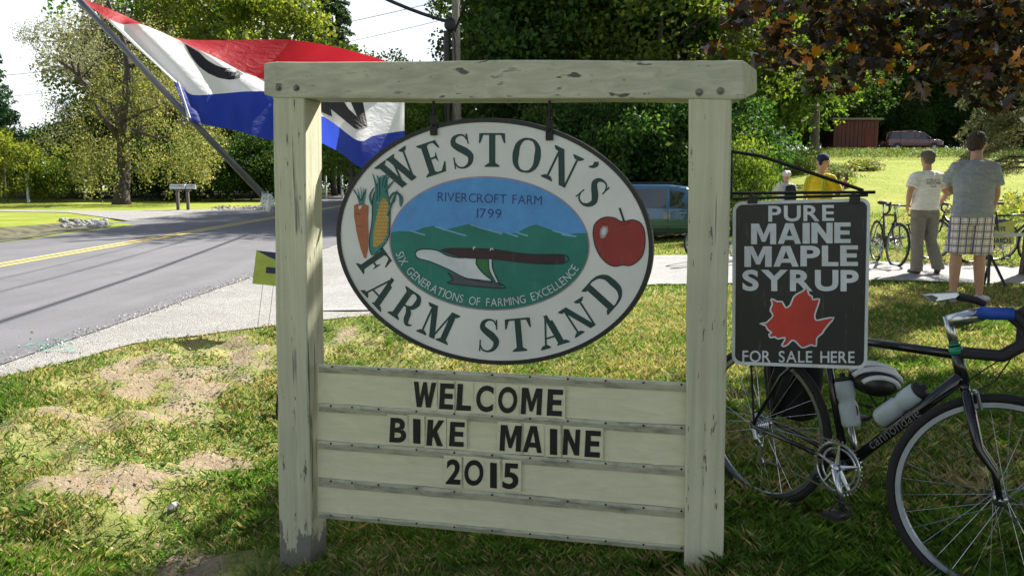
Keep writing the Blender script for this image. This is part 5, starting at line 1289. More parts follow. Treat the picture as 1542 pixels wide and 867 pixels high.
# ================================================================== BICYCLE
M_frame = simple('frame_black', (.010, .010, .012), .25, .2, var=.05, bump=0, coat=.5); M_alu = simple('silver', (.55, .57, .60), .25, .95, bump=0); M_rimm = simple('rim_silver', (.22, .25, .30), .3, .85, bump=0)
M_tape = simple('black_tape', (.012, .012, .013), .7); M_btape = simple('blue_tape', (.01, .07, .42), .6); M_bottle = simple('bottle_grey', (.36, .42, .44), .4, bump=0); M_gband = simple('green_band', (.02, .30, .16), .4)
def bicycle(label, steer=29, full=True):
    t = thing('bicycle', label, 'bicycle', (0, 0, 0)); WB = 1.0; HR = .335
    BB = Vector((.42, 0, .275)); SC = Vector((.28, 0, .785)); HT = Vector((.815, 0, .825)); HB = Vector((.857, 0, .70)); FH = Vector((WB, 0, HR)); RH = Vector((0, 0, HR))
    m = MB(); m.tube([SC+Vector((0, 0, -.01)), HT+Vector((.008, 0, -.03))], .0165, 10); m.tube([BB, HB+Vector((-.005, 0, .025))], .0225, 10); m.tube([BB, SC+Vector((-.01, 0, .04))], .016, 10); m.tube([HT, HB], .020, 12)
    m.tube([BB-Vector((0, .035, 0)), BB+Vector((0, .035, 0))], .024, 12)
    for s_ in (-1, 1):
        m.tube([SC+Vector((0, s_*.012, -.03)), Vector((.12, s_*.045, .58)), RH+Vector((0, s_*.062, .01))], [.009, .008, .008], 8); m.tube([BB+Vector((-.02, s_*.02, 0)), Vector((.22, s_*.045, .31)), RH+Vector((0, s_*.062, 0))], [.011, .010, .009], 8)
    m.build('frame', M_frame, t, world=False, smooth=True)
    m = MB(); m.tube([SC+Vector((-.008, 0, .03)), SC+Vector((-.045, 0, .17))], .0135, 10); m.build('seat_post', M_alu, t, world=False, smooth=True)
    m = MB(); sc_ = SC+Vector((-.05, 0, .19)); rings = []
    for x, w_, h_ in ((-.13, .02, .01), (-.12, .06, .03), (-.06, .072, .035), (0, .05, .03), (.07, .024, .024), (.14, .018, .018), (.155, .006, .006)):
        rings.append([sc_+Vector((x, w_*math.cos(a), h_*math.sin(a))) for a in np.linspace(0, 2*math.pi, 13)[:-1]])
    m.rings(rings); m.build('saddle', M_tape, t, world=False, smooth=True)
    ax = (HT-HB).normalized(); RM = Matrix.Translation(HB) @ Matrix.Rotation(R(steer), 4, ax) @ Matrix.Translation(-HB)
    def steerit(m):
        for i, q_ in enumerate(m.v): m.v[i] = tuple(RM @ Vector(q_))
    m = MB(); cr_ = HB+Vector((.010, 0, -.03))
    m.tube([HB, cr_], .017, 10); m.tube([cr_+Vector((0, -.055, -.01)), cr_+Vector((0, 0, .008)), cr_+Vector((0, .055, -.01))], .014, 8)
    for s_ in (-1, 1): m.tube([cr_+Vector((0, s_*.055, 0)), cr_+Vector((.055, s_*.055, -.18)), FH+Vector((-.025, s_*.054, .09)), FH+Vector((0, s_*.054, 0))], [.013, .012, .009, .008], 8, flat=1.3)
    steerit(m); m.build('fork', M_frame, t, world=False, smooth=True)
    def wheel(c, st_):
        m = MB(); m.torus(c, .334, .0155, seg=72, sg=8)
        if st_: steerit(m)
        wh = m.build('wheel', M_tyre, t, world=False, smooth=True)
        m = MB(); n = 72; vs = []; fs = []
        for i in range(n):
            a = 2*math.pi*i/n
            for rad, yy in ((.319, -.011), (.302, -.010), (.298, 0), (.302, .010), (.319, .011)): vs.append((c.x+rad*math.cos(a), c.y+yy, c.z+rad*math.sin(a)))
        for i in range(n):
            for k in range(5): fs.append((i*5+k, i*5+(k+1) % 5, ((i+1) % n)*5+(k+1) % 5, ((i+1) % n)*5+k))
        m.add(vs, fs)
        if st_: steerit(m)
        m.build('rim', M_rimm, wh, world=False, smooth=False)
        m = MB(); ns = 32
        for i in range(ns):
            a = 2*math.pi*i/ns; s_ = -1 if i % 2 else 1; b_ = a+(1 if (i//2) % 2 else -1)*R(62)
            m.tube([c+Vector((.02*math.cos(b_), s_*.03, .02*math.sin(b_))), c+Vector((.300*math.cos(a), 0, .300*math.sin(a)))], .0011, 4, cap=False)
        if st_: steerit(m)
        sp_ = m.build('spokes', M_alu, wh, world=False); sp_['kind'] = 'stuff'
        m = MB(); m.tube([c-Vector((0, .055, 0)), c-Vector((0, .034, 0))], [.010, .014], 12); m.tube([c-Vector((0, .034, 0)), c-Vector((0, .029, 0))], .024, 16); m.tube([c-Vector((0, .03, 0)), c+Vector((0, .03, 0))], .013, 12); m.tube([c+Vector((0, .029, 0)), c+Vector((0, .034, 0))], .024, 16); m.tube([c-Vector((0, .062, 0)), c+Vector((0, .062, 0))], .006, 8)
        if st_: steerit(m)
        m.build('hub', M_alu, wh, world=False, smooth=True)
    wheel(RH, False); wheel(FH, True)
    top_ = HT+ax*.085; stem_e = top_+Vector((.10, 0, .04))
    m = MB(); m.tube([HT, top_+ax*.02], .0155, 10); m.tube([top_, stem_e], [.026, .024], 12); m.tube([stem_e-Vector((0, .022, 0)), stem_e+Vector((0, .022, 0))], .023, 12); steerit(m); m.build('stem', M_alu, t, world=False, smooth=True)
    m = MB(); m.tube([HT-ax*.005, HT-ax*.03], .0225, 12); m.tube([HT-ax*.0, HT+ax*.005], .0225, 12); m.build('headset_band', M_gband, t, world=False, smooth=True)
    m = MB(); m.tube([stem_e-Vector((0, .10, 0)), stem_e+Vector((0, .10, 0))], .0135, 10); steerit(m); hb = m.build('handlebar', M_tape, t, world=False, smooth=True)
    for s_ in (-1, 1):
        y_ = s_*.205
        m = MB(); m.tube([stem_e+Vector((0, s_*.10, 0)), stem_e+Vector((0, s_*.17, 0)), stem_e+Vector((.03, y_, 0)), stem_e+Vector((.085, y_, .005)), stem_e+Vector((.125, y_, -.03)), stem_e+Vector((.125, y_, -.09)), stem_e+Vector((.07, y_, -.135)), stem_e+Vector((-.05, y_, -.14))], .0155, 8); steerit(m); m.build('drop', M_tape, hb, world=False, smooth=True)
        m = MB(); m.ball(stem_e+Vector((.13, y_, .02)), (.04, .016, .024), rot=Matrix.Rotation(R(-25), 3, 'Y')); m.tube([stem_e+Vector((.15, y_, .03)), stem_e+Vector((.175, y_, -.02)), stem_e+Vector((.165, y_, -.09))], [.008, .007, .005], 6); steerit(m); m.build('brake_lever', M_tape if full else M_tape, hb, world=False, smooth=True)
    m = MB(); m.tube([stem_e+Vector((.0, -.12, 0)), stem_e+Vector((0, -.17, 0)), stem_e+Vector((.03, -.205, 0)), stem_e+Vector((.085, -.205, .005))], .021, 10); steerit(m); m.build('blue_tape', M_btape, hb, world=False, smooth=True)
    # drivetrain, on the right hand side (-y)
    m = MB(); m.torus(BB+Vector((0, -.055, 0)), .098, .006, seg=40, sg=6, flat=.5); m.torus(BB+Vector((0, -.048, 0)), .076, .005, seg=40, sg=6, flat=.5)
    for k in range(5):
        a = k*2*math.pi/5+.3; m.tube([BB+Vector((0, -.055, 0)), BB+Vector((.092*math.cos(a), -.053, .092*math.sin(a)))], [.012, .006], 6)
    for k in range(40):
        a = k*2*math.pi/40; m.box(BB+Vector((.107*math.cos(a), -.055, .107*math.sin(a))), (.008, .003, .006), Matrix.Rotation(-a, 3, 'Y'))
    cr2 = m.build('chainring', M_alu, t, world=False)
    cd_ = Vector((.28, 0, -.96)).normalized()
    for s_ in (-1, 1):
        m = MB(); c0 = BB+Vector((0, s_*.07, 0)); c1 = c0+cd_*(-s_)*.17; m.tube([c0, c1], [.015, .010], 8, flat=1.2); m.tube([c0-Vector((0, .01, 0)), c0+Vector((0, .01, 0))], .02, 10); m.build('crank_arm', M_alu, t, world=False, smooth=True)
        m = MB(); c2 = c1+Vector((0, s_*.05, 0)); m.box(c2, (.075, .07, .018)); m.tube([c1, c2], .006, 6)
        m.tube([c2+Vector((.04, 0, 0)), c2+Vector((.075, 0, .03)), c2+Vector((.06, 0, .055)), c2+Vector((0, 0, .06))], .004, 5); m.tube([c2+Vector((-.03, 0, 0)), c2+Vector((0, 0, .06)), c2+Vector((.06, .02, .055))], .003, 5); m.build('pedal', M_tape, t, world=False)
    m = MB()
    for k in range(6): m.torus(RH+Vector((0, -.026-.006*k, 0)), .05-.005*k, .003, seg=26, sg=5)
    m.build('cassette', M_alu, t, world=False)
    m = MB(); m.tube([BB+Vector((.02, -.055, .10)), RH+Vector((.0, -.042, .045))], .004, 5); m.tube([BB+Vector((0, -.055, -.10)), RH+Vector((.04, -.042, -.14))], .004, 5); m.build('chain', M_steel, t, world=False)
    m = MB(); m.tube([RH+Vector((0, -.06, -.01)), RH+Vector((.02, -.065, -.05)), RH+Vector((.025, -.05, -.075))], .011, 8); m.box(RH+Vector((.03, -.045, -.115)), (.016, .014, .10)); m.torus(RH+Vector((.03, -.045, -.15)), .016, .006, seg=14, sg=6); m.torus(RH+Vector((.02, -.045, -.08)), .016, .006, seg=14, sg=6); m.build('derailleur', M_alu, t, world=False)
    m = MB(); c = HB+Vector((.04, 0, -.05)); m.torus(c, .03, .005, seg=16, sg=5); m.tube([c+Vector((0, -.02, .03)), c+Vector((.02, -.03, -.03))], .007, 6); steerit(m); m.build('front_brake', M_alu, t, world=False)
    m = MB(); m.tube([stem_e+Vector((.10, -.2, -.02)), stem_e+Vector((.13, -.08, -.06)), HB+Vector((.09, 0, .02)), HB+Vector((.04, 0, -.02))], .0025, 5); m.tube([stem_e+Vector((.10, .2, -.02)), stem_e+Vector((.14, .06, -.08)), HB+Vector((.06, 0, .06)), BB.lerp(HB, .8)], .0025, 5)
    steerit(m); m.build('cable', M_tape, t, world=False)
    d = (HB-BB).normalized(); nn = Vector((-d.z, 0, d.x))
    def bottle(p, d, L_, r_):
        m = MB(); m.tube([p, p+d*.01, p+d*L_*.42, p+d*L_*.5, p+d*L_*.58, p+d*L_*.85, p+d*L_*.92], [r_*.9, r_, r_, r_*.8, r_, r_, r_*.7], 14); b_ = m.build('water_bottle', M_bottle, t, world=False, smooth=True)
        m = MB(); m.tube([p+d*L_*.90, p+d*L_*.96, p+d*L_*.97, p+d*L_*1.05], [r_*.92, r_*.85, r_*.3, r_*.25], 12); m.build('bottle_cap', M_tape, b_, world=False, smooth=True)
        m = MB(); m.torus(p+d*L_*.3, r_*1.08, .003, seg=20, sg=4); m.build('bottle_cage', M_tape, b_, world=False)
    if full:
        bottle(BB+d*.25+nn*.066, d, .225, .038); d2 = (SC-BB).normalized(); bottle(BB+d2*.17+Vector((.06, 0, .0)), d2, .20, .036)
        # bags at the back, helmet slung on the frame, mirror on the bar
        m = MB(); rings = []
        for z_, w_, dp_ in ((.36, .07, .03), (.38, .115, .05), (.55, .14, .06), (.68, .13, .055), (.73, .10, .045), (.74, .05, .02)):
            rings.append([Vector((.05+w_*math.copysign(abs(math.cos(a))**.6, math.cos(a)), .12+dp_*math.copysign(abs(math.sin(a))**.6, math.sin(a)), z_)) for a in np.linspace(0, 2*math.pi, 17)[:-1]])
        m.rings(rings); m.build('pannier', simple('black_bag', (.008, .008, .009), .9), t, world=False, smooth=True)
        m = MB(); m.tube([(-.12, .05, .72), (.25, .05, .74)], .005, 6); m.tube([(-.12, -.05, .72), (.25, -.05, .74)], .005, 6)
        for x in (-.12, 0, .12): m.tube([(x, -.05, .722), (x, .05, .722)], .005, 6)
        m.tube([(0, .06, .35), (-.04, .06, .72)], .005, 6); m.tube([(0, -.06, .35), (-.04, -.06, .72)], .005, 6); m.build('rear_rack', M_tape, t, world=False)
    return t
BK = bicycle('black touring bicycle with blue taped bars leaning by the maple syrup sign')
# true positions of its wheel contacts
bx0 = Vector((1.085, 3.37, 0)); bh = math.atan2(-.848, .53)
BK.location = (bx0.x, bx0.y, H(bx0.x, bx0.y)+.018); BK.rotation_euler = (R(0), 0, bh); BK.scale = (.98,)*3
def bl(x, y, z): return BK.location+Matrix.Rotation(bh, 3, 'Z') @ Vector((x, y, z))
# frame lettering along the down tube, on its right side
m = MB(); text = 'cannondale'; BBv, HBv = Vector((.42, 0, .275)), Vector((.857, 0, .70)); d = (HBv-BBv).normalized(); un = Vector((-d.z, 0, d.x)); x = .16
for ch in text:
    vs, fs, asp = glyph_mesh(ch, .0); hgt = .026 if ch in 'acno e' else .036; w_ = hgt*asp
    m.add([BBv+d*(x+vx*w_)+un*((vy)*hgt-.012)+Vector((0, -.0232+.0006*(abs(vy*hgt-.012)*60)**2, 0)) for vx, vy in vs], fs); x += w_+.006
o = m.build('lettering', simple('frame_letter', (.13, .135, .14), .4, bump=0), BK, world=False)
m = MB(); m.rings([[Vector(p) for p in ((.93, -.30, 1.035), (.95, -.30, 1.055), (.94, -.29, 1.06), (.92, -.29, 1.04))], [Vector(p) for p in ((.80, -.34, 1.02), (.80, -.34, 1.07), (.79, -.33, 1.07), (.79, -.33, 1.02))]])
# helmet hanging on the top tube
hc = AT(1316, 572, 3.12); HM = thing('bicycle_helmet', 'white and black vented bicycle helmet hanging on the frame of the touring bicycle', 'helmet', hc)
m = MB(); rot = Matrix.Rotation(R(20), 3, 'X') @ Matrix.Rotation(R(10), 3, 'Y'); m.ball((0, 0, 0), (.115, .09, .065), 20, 12, rot=rot); m.build('shell', simple('helmet_black', (.012, .012, .012), .4), HM, world=False, smooth=True)
for k, (dy, w_) in enumerate(((-.062, .011), (-.02, .012), (.022, .012), (.06, .010))):
    m = MB(); pts = []
    for a in np.linspace(-1.35, 1.35, 12):
        e = math.sqrt(max(.02, 1-(dy/.09)**2)); pts.append(rot @ Vector((.118*math.sin(a)*e, dy, .067*math.cos(a)*e+.004)))
    m.tube(pts, w_, 8); m.build('rib', simple('helmet_white', (.68, .70, .72), .35, bump=0), HM, world=False, smooth=True)
HM.scale = (.86,)*3
m = MB(); m.tube([(.05, 0, -.02), (.06, .0, -.09), (.02, 0, -.12), (-.04, 0, -.03)], .005, 5); m.build('strap', M_tape, HM, world=False)
# rear view mirror on the bar
mp = AT(1415, 448, 2.60); MI = thing('bar_mirror', 'flat silver rear view mirror above the stem of the touring bicycle', 'mirror', mp)
m = MB(); outl = [(1388, 443), (1396, 452), (1410, 455), (1440, 450), (1446, 444), (1441, 439), (1400, 441)]
m.hexa([AT(x, y, 2.60) for x, y in outl], [AT(x, y, 2.63) for x, y in outl]); m.build('housing', M_alu, MI, bevel=.004)
m = MB(); outl = [(1391, 445), (1399, 453), (1409, 453), (1413, 448), (1404, 444)]; m.hexa([AT(x, y, 2.597) for x, y in outl], [AT(x, y, 2.599) for x, y in outl]); m.build('glass', M_glass, MI)
m = MB(); m.tube([AT(1442, 446, 2.61), AT(1470, 452, 2.62), AT(1482, 458, 2.62)], .012, 8); m.build('arm', M_tape, MI)
BG = bicycle('black road bicycle standing nose on beside the white shirted man', 10, False)
gp = G(1352, 402); BG.location = (gp.x+.1, gp.y+1.0, gp.z); BG.rotation_euler = (0, 0, R(-97))
specs = [((1500, 396), 1.2, 0, 'road bicycle lying behind the yellow move sign', 8), ((1535, 392), .4, 3.0, 'road bicycle at the right edge behind the repair stand', 0), ((1290, 372), 3.0, .3, 'road bicycle lying on the lawn right of the maple syrup sign', 78), ((1094, 392), .2, 0.1, 'road bicycle seen in the gap between timber post and maple syrup sign', 0)]
for (px, py), dy, rz, lb, lean in specs:
    c_ = copy_tree(BG, label=lb, group='bicycles parked by the drive'); g_ = G(px, py); c_.location = (g_.x-.4, g_.y, H0(g_.x-.4, g_.y)+(.06 if lean > 30 else 0)); c_.rotation_euler = (R(lean), 0, rz if lean < 30 else .3)
BG['group'] = 'bicycles parked by the drive'
# yellow MOVE sign by the bicycles
gp = G(1511, 398); MS = thing('yellow_move_sign', 'olive yellow board reading move and hands behind the repair stand', 'yard sign', gp); tt = gp.y/CP
def Q2(px, py, o=0): return AT(px, py, tt+o)
m = MB(); m.hexa([Q2(1490, 334), Q2(1528, 332), Q2(1527, 368), Q2(1490, 369)], [Q2(1490, 334, .02), Q2(1528, 332, .02), Q2(1527, 368, .02), Q2(1490, 369, .02)]); m.build('board', simple('olive_yellow', (.36, .36, .06), .5, bump=0), MS)
m = MB(); m.hexa([Q2(1490, 331, -.004), Q2(1510, 330.5, -.004), Q2(1528, 339, -.004), Q2(1528, 330.5, -.004)][:2]+[Q2(1526, 331, -.004), Q2(1490, 339, -.004)], [Q2(1490, 331, .0), Q2(1510, 330.5, .0), Q2(1526, 331, .0), Q2(1490, 339, .0)]); m.build('stripe', M_navyb, MS)
m = MB()
for text, x0, x1, y0, y1 in (('MOVE', 1495, 1515, 341, 348), ('HANDS', 1493, 1524, 358, 366)):
    tot = sum(glyph_mesh(c_, .03)[2]+.15 for c_ in text); x = x0; k_2 = (x1-x0)/tot
    for c_ in text:
        vs, fs, asp = glyph_mesh(c_, .03); put_glyph(m, vs, fs, x+asp*k_2/2, (y0+y1)/2, asp*k_2, y1-y0, 0, lambda a, b_: Q2(a, b_, -.005)); x += (asp+.15)*k_2
m.build('lettering', M_navyb, MS)
for px in (1495, 1522):
    m = MB(); m.tube([Q2(px, 366, .01), Q2(px, 400, .01)], .006, 5); m.build('wire_leg', M_wire, MS)
# repair stand
gp = G(1487, 432); gp.z = H0(gp.x, gp.y); RS = thing('repair_stand', 'black tripod repair stand with a pale clamp bar in front of the grey shirted man', 'stand', gp); tt = gp.y/CP
def Q3(px, py, o=0): return AT(px, py, tt+o)
for a, b_, o_ in (((1490, 385), (1488, 436), 0), ((1492, 385), (1519, 441), -.25), ((1490, 392), (1481, 430), .3)):
    m = MB(); m.tube([Q3(*a), Q3(*b_, o_)], .017, 8); m.build('leg', M_black, RS)
m = MB(); m.tube([Q3(1490, 350), Q3(1490, 400)], .022, 8); m.box(Q3(1490, 352), (.07, .07, .07)); m.build('mast', M_black, RS)
m = MB(); m.tube([Q3(1490, 354), Q3(1545, 353)], .022, 10); m.build('clamp_bar', simple('pale_bar', (.55, .58, .60), .35, .3), RS)
# corner of a white canopy at the right edge
gp = AT(1545, 180, 10.0); CN = thing('white_canopy', 'corner of a white canopy poking in at the right edge above the man', 'canopy', (gp.x+.5, gp.y, H0(gp.x, gp.y)))
cl = Vector(CN.location); m = MB(); a = [gp+Vector((-.09, 0, .02)), gp+Vector((.3, 0, .10)), gp+Vector((1.6, 0, .35)), gp+Vector((1.6, 0, .05)), gp+Vector((0, 0, -.07))]; m.hexa(a, [p+Vector((1.1, 1.5, .1)) for p in a]); m.build('cover', simple('canvas_white', (.72, .75, .8), .7), CN)
m = MB(); m.tube([Vector((cl.x+.6, cl.y+.7, cl.z)), Vector((cl.x+.6, cl.y+.7, gp.z))], .02, 6); m.build('leg', M_alu, CN)

# ================================================================== GRASS, WEEDS, FLOWER BED
def grass_mat():
    b = NB('grass_blade'); a = b.n('ShaderNodeAttribute', attribute_name='tint'); b.color(a.outputs['Color']); b.b.inputs['Roughness'].default_value = .6; b.b.inputs['Specular IOR Level'].default_value = .25
    tr = b.n('ShaderNodeBsdfTranslucent'); b.L(b.mix(1, a.outputs['Color'], (1.5, 1.5, .9), 'MULTIPLY'), tr.inputs[0]); mx = b.n('ShaderNodeMixShader'); mx.inputs[0].default_value = .35
    b.L(b.b.outputs[0], mx.inputs[1]); b.L(tr.outputs[0], mx.inputs[2]); b.L(mx.outputs[0], b.out.inputs[0]); return b.m
def on_paving(x, y):
    if x < edge_x_gravel(y)+.03 and y < 8.3: return True
    if y >= 8.3:
        if x < -1.2 and y < 21: return True
        lo = np.interp(x, [-2.5, -1.2, .5, 1.9, 4, 6.5, 40], [8.6, 8.5, 9.9, 10.9, 10.7, 10.15, 8.5]); hi = np.interp(x, [-2.5, .9, 2.7, 5.8, 7.8, 40], [17.2, 16.2, 15.0, 13.1, 12.2, 10.5])
        if lo-.02 < y < hi+.02: return True
        if x < np.interp(y, [9, 12.6, 15.5, 18, 21], [.9, .9, -.2, -2.0, -3.3]): return True
    return False
q = np.random.default_rng(99)
N0 = 480000
yy_ = 1.55*(22/1.55)**(q.random(N0)**.88); xx_ = yy_*q.uniform(-.74, .74, N0)
P = []; HH = []; WW = []; CC = []
PAL = {'g': np.array([.075, .15, .020]), 'b': np.array([.13, .24, .026]), 's': np.array([.38, .35, .14]), 'd': np.array([.28, .22, .12])}
for x, y, r1, r2, r3 in zip(xx_, yy_, q.random(N0), q.random(N0), q.random(N0)):
    if on_paving(x, y): continue
    dn = dirtness(x, y); v3 = Vector((x, y, 0)); n1 = noise.noise(v3*.62); n2 = noise.noise(v3*3.1+Vector((7, 3, 1))); cl = noise.noise(v3*11)
    if dn > .02 and r1 < min(.97, dn*1.6+.18-.5*n2*(dn < .5)): continue
    if bump_mask(x, y) < .1 and r1 < .12-.3*cl: continue
    dry = .32+.75*n1+.35*n2+(.25 if y > 5.5 else -.05)+.35*dn
    if r2 < dry*.9: c = PAL['s'] if r3 < .7 else PAL['d']
    else: c = PAL['b'] if r3 < .35+.4*n2 else PAL['g']
    h = (.030+.028*r3)*(1+.6*cl)*(1-.35*dn)*(1.0 if y < 6 else .9)
    if bump_mask(x, y) < .1 and y < 3.6 and n2 > .12: h *= 1.5
    P.append((x, y, H(x, y)-.004)); HH.append(h); WW.append(.0006+.00058*y); CC.append(c*(.65+.6*r3))
P = np.array(P); HH = np.array(HH)[:, None]; WW = np.array(WW)[:, None]; n = len(P)
a = q.uniform(0, 6.283, n); d1 = np.stack([np.cos(a), np.sin(a), a*0], 1); a2 = q.uniform(0, 6.283, n); ln = np.stack([np.cos(a2), np.sin(a2), a*0], 1)*HH*q.uniform(.2, 1.1, n)[:, None]
up_ = np.array([[0, 0, 1.]])
V = np.stack([P-d1*WW, P+d1*WW, P+d1*WW*.7+ln*.35+up_*HH*.6, P+ln+up_*HH*.95], 1).reshape(-1, 3)
i4 = np.arange(n)[:, None]*4; F = np.concatenate([i4+[0, 1, 2], i4+[0, 2, 3]], 0)
CA = np.repeat(np.concatenate([np.array(CC), np.ones((n, 1))], 1), 4, 0)
GM = grass_mat(); o = fast_mesh('grass', V, F, GM, CA, 'stuff', tri=True); tag(o, 'short patchy green and straw coloured grass on the near lawn', 'grass')
# coarser tufts give the far lawn its nap
N1 = 45000; yy_ = q.uniform(19, 63, N1); xx_ = yy_*q.uniform(-.05, .70, N1); P = []; WW = []; HH = []; CC = []
for x, y, r1, r3 in zip(xx_, yy_, q.random(N1), q.random(N1)):
    if on_paving(x, y) or x < 1: continue
    n1 = noise.noise(Vector((x*.14, y*.09, 0)))+.4*noise.noise(Vector((x*.8, y*.5, 3)))
    c = PAL['s'] if r1 < .42+.8*n1 else (PAL['b'] if r3 < .6 else PAL['g']); P.append((x, y, H0(x, y)-.01)); WW.append(.0009*y); HH.append(.012+.022*r3); CC.append((c*.5+np.array([.25, .27, .055])*.5)*(.85+.3*r3))
P = np.array(P); HH = np.array(HH)[:, None]; WW = np.array(WW)[:, None]; n = len(P); a = q.uniform(0, 6.283, n); d1 = np.stack([np.cos(a), np.sin(a), a*0], 1)
V = np.stack([P-d1*WW, P+d1*WW, P+up_*HH+d1*WW*.4], 1).reshape(-1, 3)
o = fast_mesh('far_grass', V, np.arange(3*n).reshape(n, 3), GM, np.repeat(np.concatenate([np.array(CC), np.ones((n, 1))], 1), 3, 0), 'stuff', tri=True); tag(o, 'mown grass texture of the far lawn rising to the wood', 'grass')
# loose stones spilling from the shoulder onto the road edge
P = []
for _ in range(1800):
    y = q.uniform(4.5, 16); x = RE(y)+q.normal()*.09-.02; P.append((x, y, .030))
P = np.array(P); V, F = quads(P, .014*q.uniform(.4, 1.6, len(P)), .9); o = fast_mesh('loose_gravel', V, F, simple('loose_stone', (.50, .49, .47), .9, var=.4, scale=90), None, 'stuff'); tag(o, 'loose gravel spilled along the edge of the road', 'gravel')
# clover and weeds in the verge: small rounded leaves near the ground
P = []; CC = []
for _ in range(60000):
    y = q.uniform(1.7, 8); x = q.uniform(-4, 1.2)
    if on_paving(x, y): continue
    n1 = noise.noise(Vector((x*1.7+9, y*1.7, 3)))+.5*noise.noise(Vector((x*5, y*5, 8)))
    if n1 < .10 or dirtness(x, y) > .75: continue
    P.append((x, y, H(x, y)+q.uniform(.006, .03))); CC.append(np.array([.075, .17, .022])*q.uniform(.6, 1.5))
P = np.array(P); V, F = quads(P, .022*q.uniform(.6, 1.5, len(P)), .8, flat=0)
a = q.normal(size=(len(P), 3)); V = V.reshape(-1, 4, 3); V[:, :, 2] = P[:, None, 2]+(V[:, :, 2]-P[:, None, 2])*.35; V = V.reshape(-1, 3)
o = fast_mesh('clover', V, F, GM, np.repeat(np.concatenate([np.array(CC), np.ones((len(P), 1))], 1), 4, 0), 'stuff'); tag(o, 'low clover and broad leaved weeds growing in the verge', 'weeds')
# crumbs of soil and gravel on the bare verge
m = []; 
P = []
for _ in range(9000):
    y = q.uniform(1.8, 8.5); x = q.uniform(-4.3, .6)
    if dirtness(x, y) < .35 and not (edge_x_gravel(y)-.4 < x < edge_x_gravel(y)+.25): continue
    P.append((x, y, max(H(x, y), H0(x, y)+.012)+.003))
P = np.array(P); V, F = quads(P, .009*q.uniform(.4, 1.8, len(P)), .9); col = np.array([.36, .31, .24])[None]*q.uniform(.35, 1.5, (len(P), 1))
o = fast_mesh('soil_crumbs', V, F, GM if False else simple('soil', (.42, .35, .25), .95, var=.5, scale=120), np.repeat(np.concatenate([col, np.ones((len(P), 1))], 1), 4, 0), 'stuff'); tag(o, 'loose crumbs of soil and grit on the bare verge', 'soil')
# taller weeds and flower bed on the lawn rise
def bed(name, label, pts, n, hmax, cols, mat=GM):
    P = []; CC = []
    for _ in range(n):
        px, py = pts(q); g_ = G(px, py); hgt = q.uniform(.1, 1)**.7*hmax; P.append((g_.x+q.normal()*.1, g_.y, g_.z+hgt)); CC.append(np.array(cols[int(q.integers(0, len(cols)))])*q.uniform(.6, 1.3))
    P = np.array(P); V, F = quads(P, .11*q.uniform(.5, 1.4, len(P)), .6); o = fast_mesh(name, V, F, mat, np.repeat(np.concatenate([np.array(CC), np.ones((len(P), 1))], 1), 4, 0), 'stuff'); tag(o, label, 'plants')
gr_ = [(.05, .10, .02), (.09, .15, .03), (.13, .19, .04)]; ye_ = [(.38, .34, .06), (.16, .22, .04), (.22, .24, .07)]; pk_ = [(.30, .26, .22), (.16, .15, .10), (.10, .14, .05)]
def blob(cx, cy, rx, ry):
    return lambda q: (cx+q.normal()*rx*.5, cy+q.normal()*ry*.5)
bed('weed_strip', 'rough tall weeds along the wood edge behind the red shed lawn', lambda q: (q.uniform(1215, 1545), q.uniform(233, 241)), 14000, .55, gr_+[(.2, .2, .08)])
bed('weed_strip', 'pale seeded weeds below the double trunk', lambda q: (q.uniform(1150, 1235), q.uniform(243, 262)), 5000, .7, gr_+[(.22, .21, .09)])
flower = [((1262, 262, 26, 12), pk_+gr_, 'brown flowered perennial clump behind the yellow shirted man', .9), ((1290, 250, 14, 8), ye_, 'yellow green perennial clump right of the man in yellow', .8), ((1310, 250, 18, 8), ye_+pk_, 'pale sunlit flower clump on the lawn rise', .8), ((1185, 258, 26, 10), gr_, 'green perennial clump left of the man in yellow', .8), ((1215, 250, 20, 8), ye_+gr_, 'yellow green clump directly behind the bandana', .7), ((1275, 274, 9, 6), [(.25, .3, .04)], 'small bright lime plant under the bracket stay', .4)]
for (cx, cy, rx, ry), cols, lb, hm in flower:
    y = G(cx, cy+8); P = []; CC = []
    for _ in range(1500):
        g_ = AT(cx+q.normal()*rx*.5, cy+q.normal()*ry*.45, y.y/CP+q.normal()*.5); g_.z = max(g_.z, H0(g_.x, g_.y)+.02); P.append(tuple(g_)); CC.append(np.array(cols[int(q.integers(0, len(cols)))])*q.uniform(.6, 1.4))
    P = np.array(P); t = thing('perennial_plant', lb, 'plant', y); V, F = quads(P, .12*q.uniform(.5, 1.3, len(P)), .6); V = V-np.array(y)
    fast_mesh('foliage', V, F, GM, np.repeat(np.concatenate([np.array(CC), np.ones((len(P), 1))], 1), 4, 0), 'stuff', t)
    m = MB()
    for _ in range(14):
        p_ = P[int(q.integers(0, len(P)))]; m.tube([Vector(p_), Vector((p_[0]*.5+y.x*.5, p_[1]*.5+y.y*.5, y.z-.05))], .01, 4)
    m.build('stem', simple('stem_green', (.06, .09, .02), .8), t)
# yellow green sunlit plant by the white canopy post
bed('yellow_plants', 'yellow flowers glowing behind the repair stand', blob(1525, 322, 18, 16), 900, .35, ye_)
bed('yellow_plants', 'low leafy plants behind the bicycles at right', blob(1500, 352, 26, 14), 900, .4, gr_+ye_)

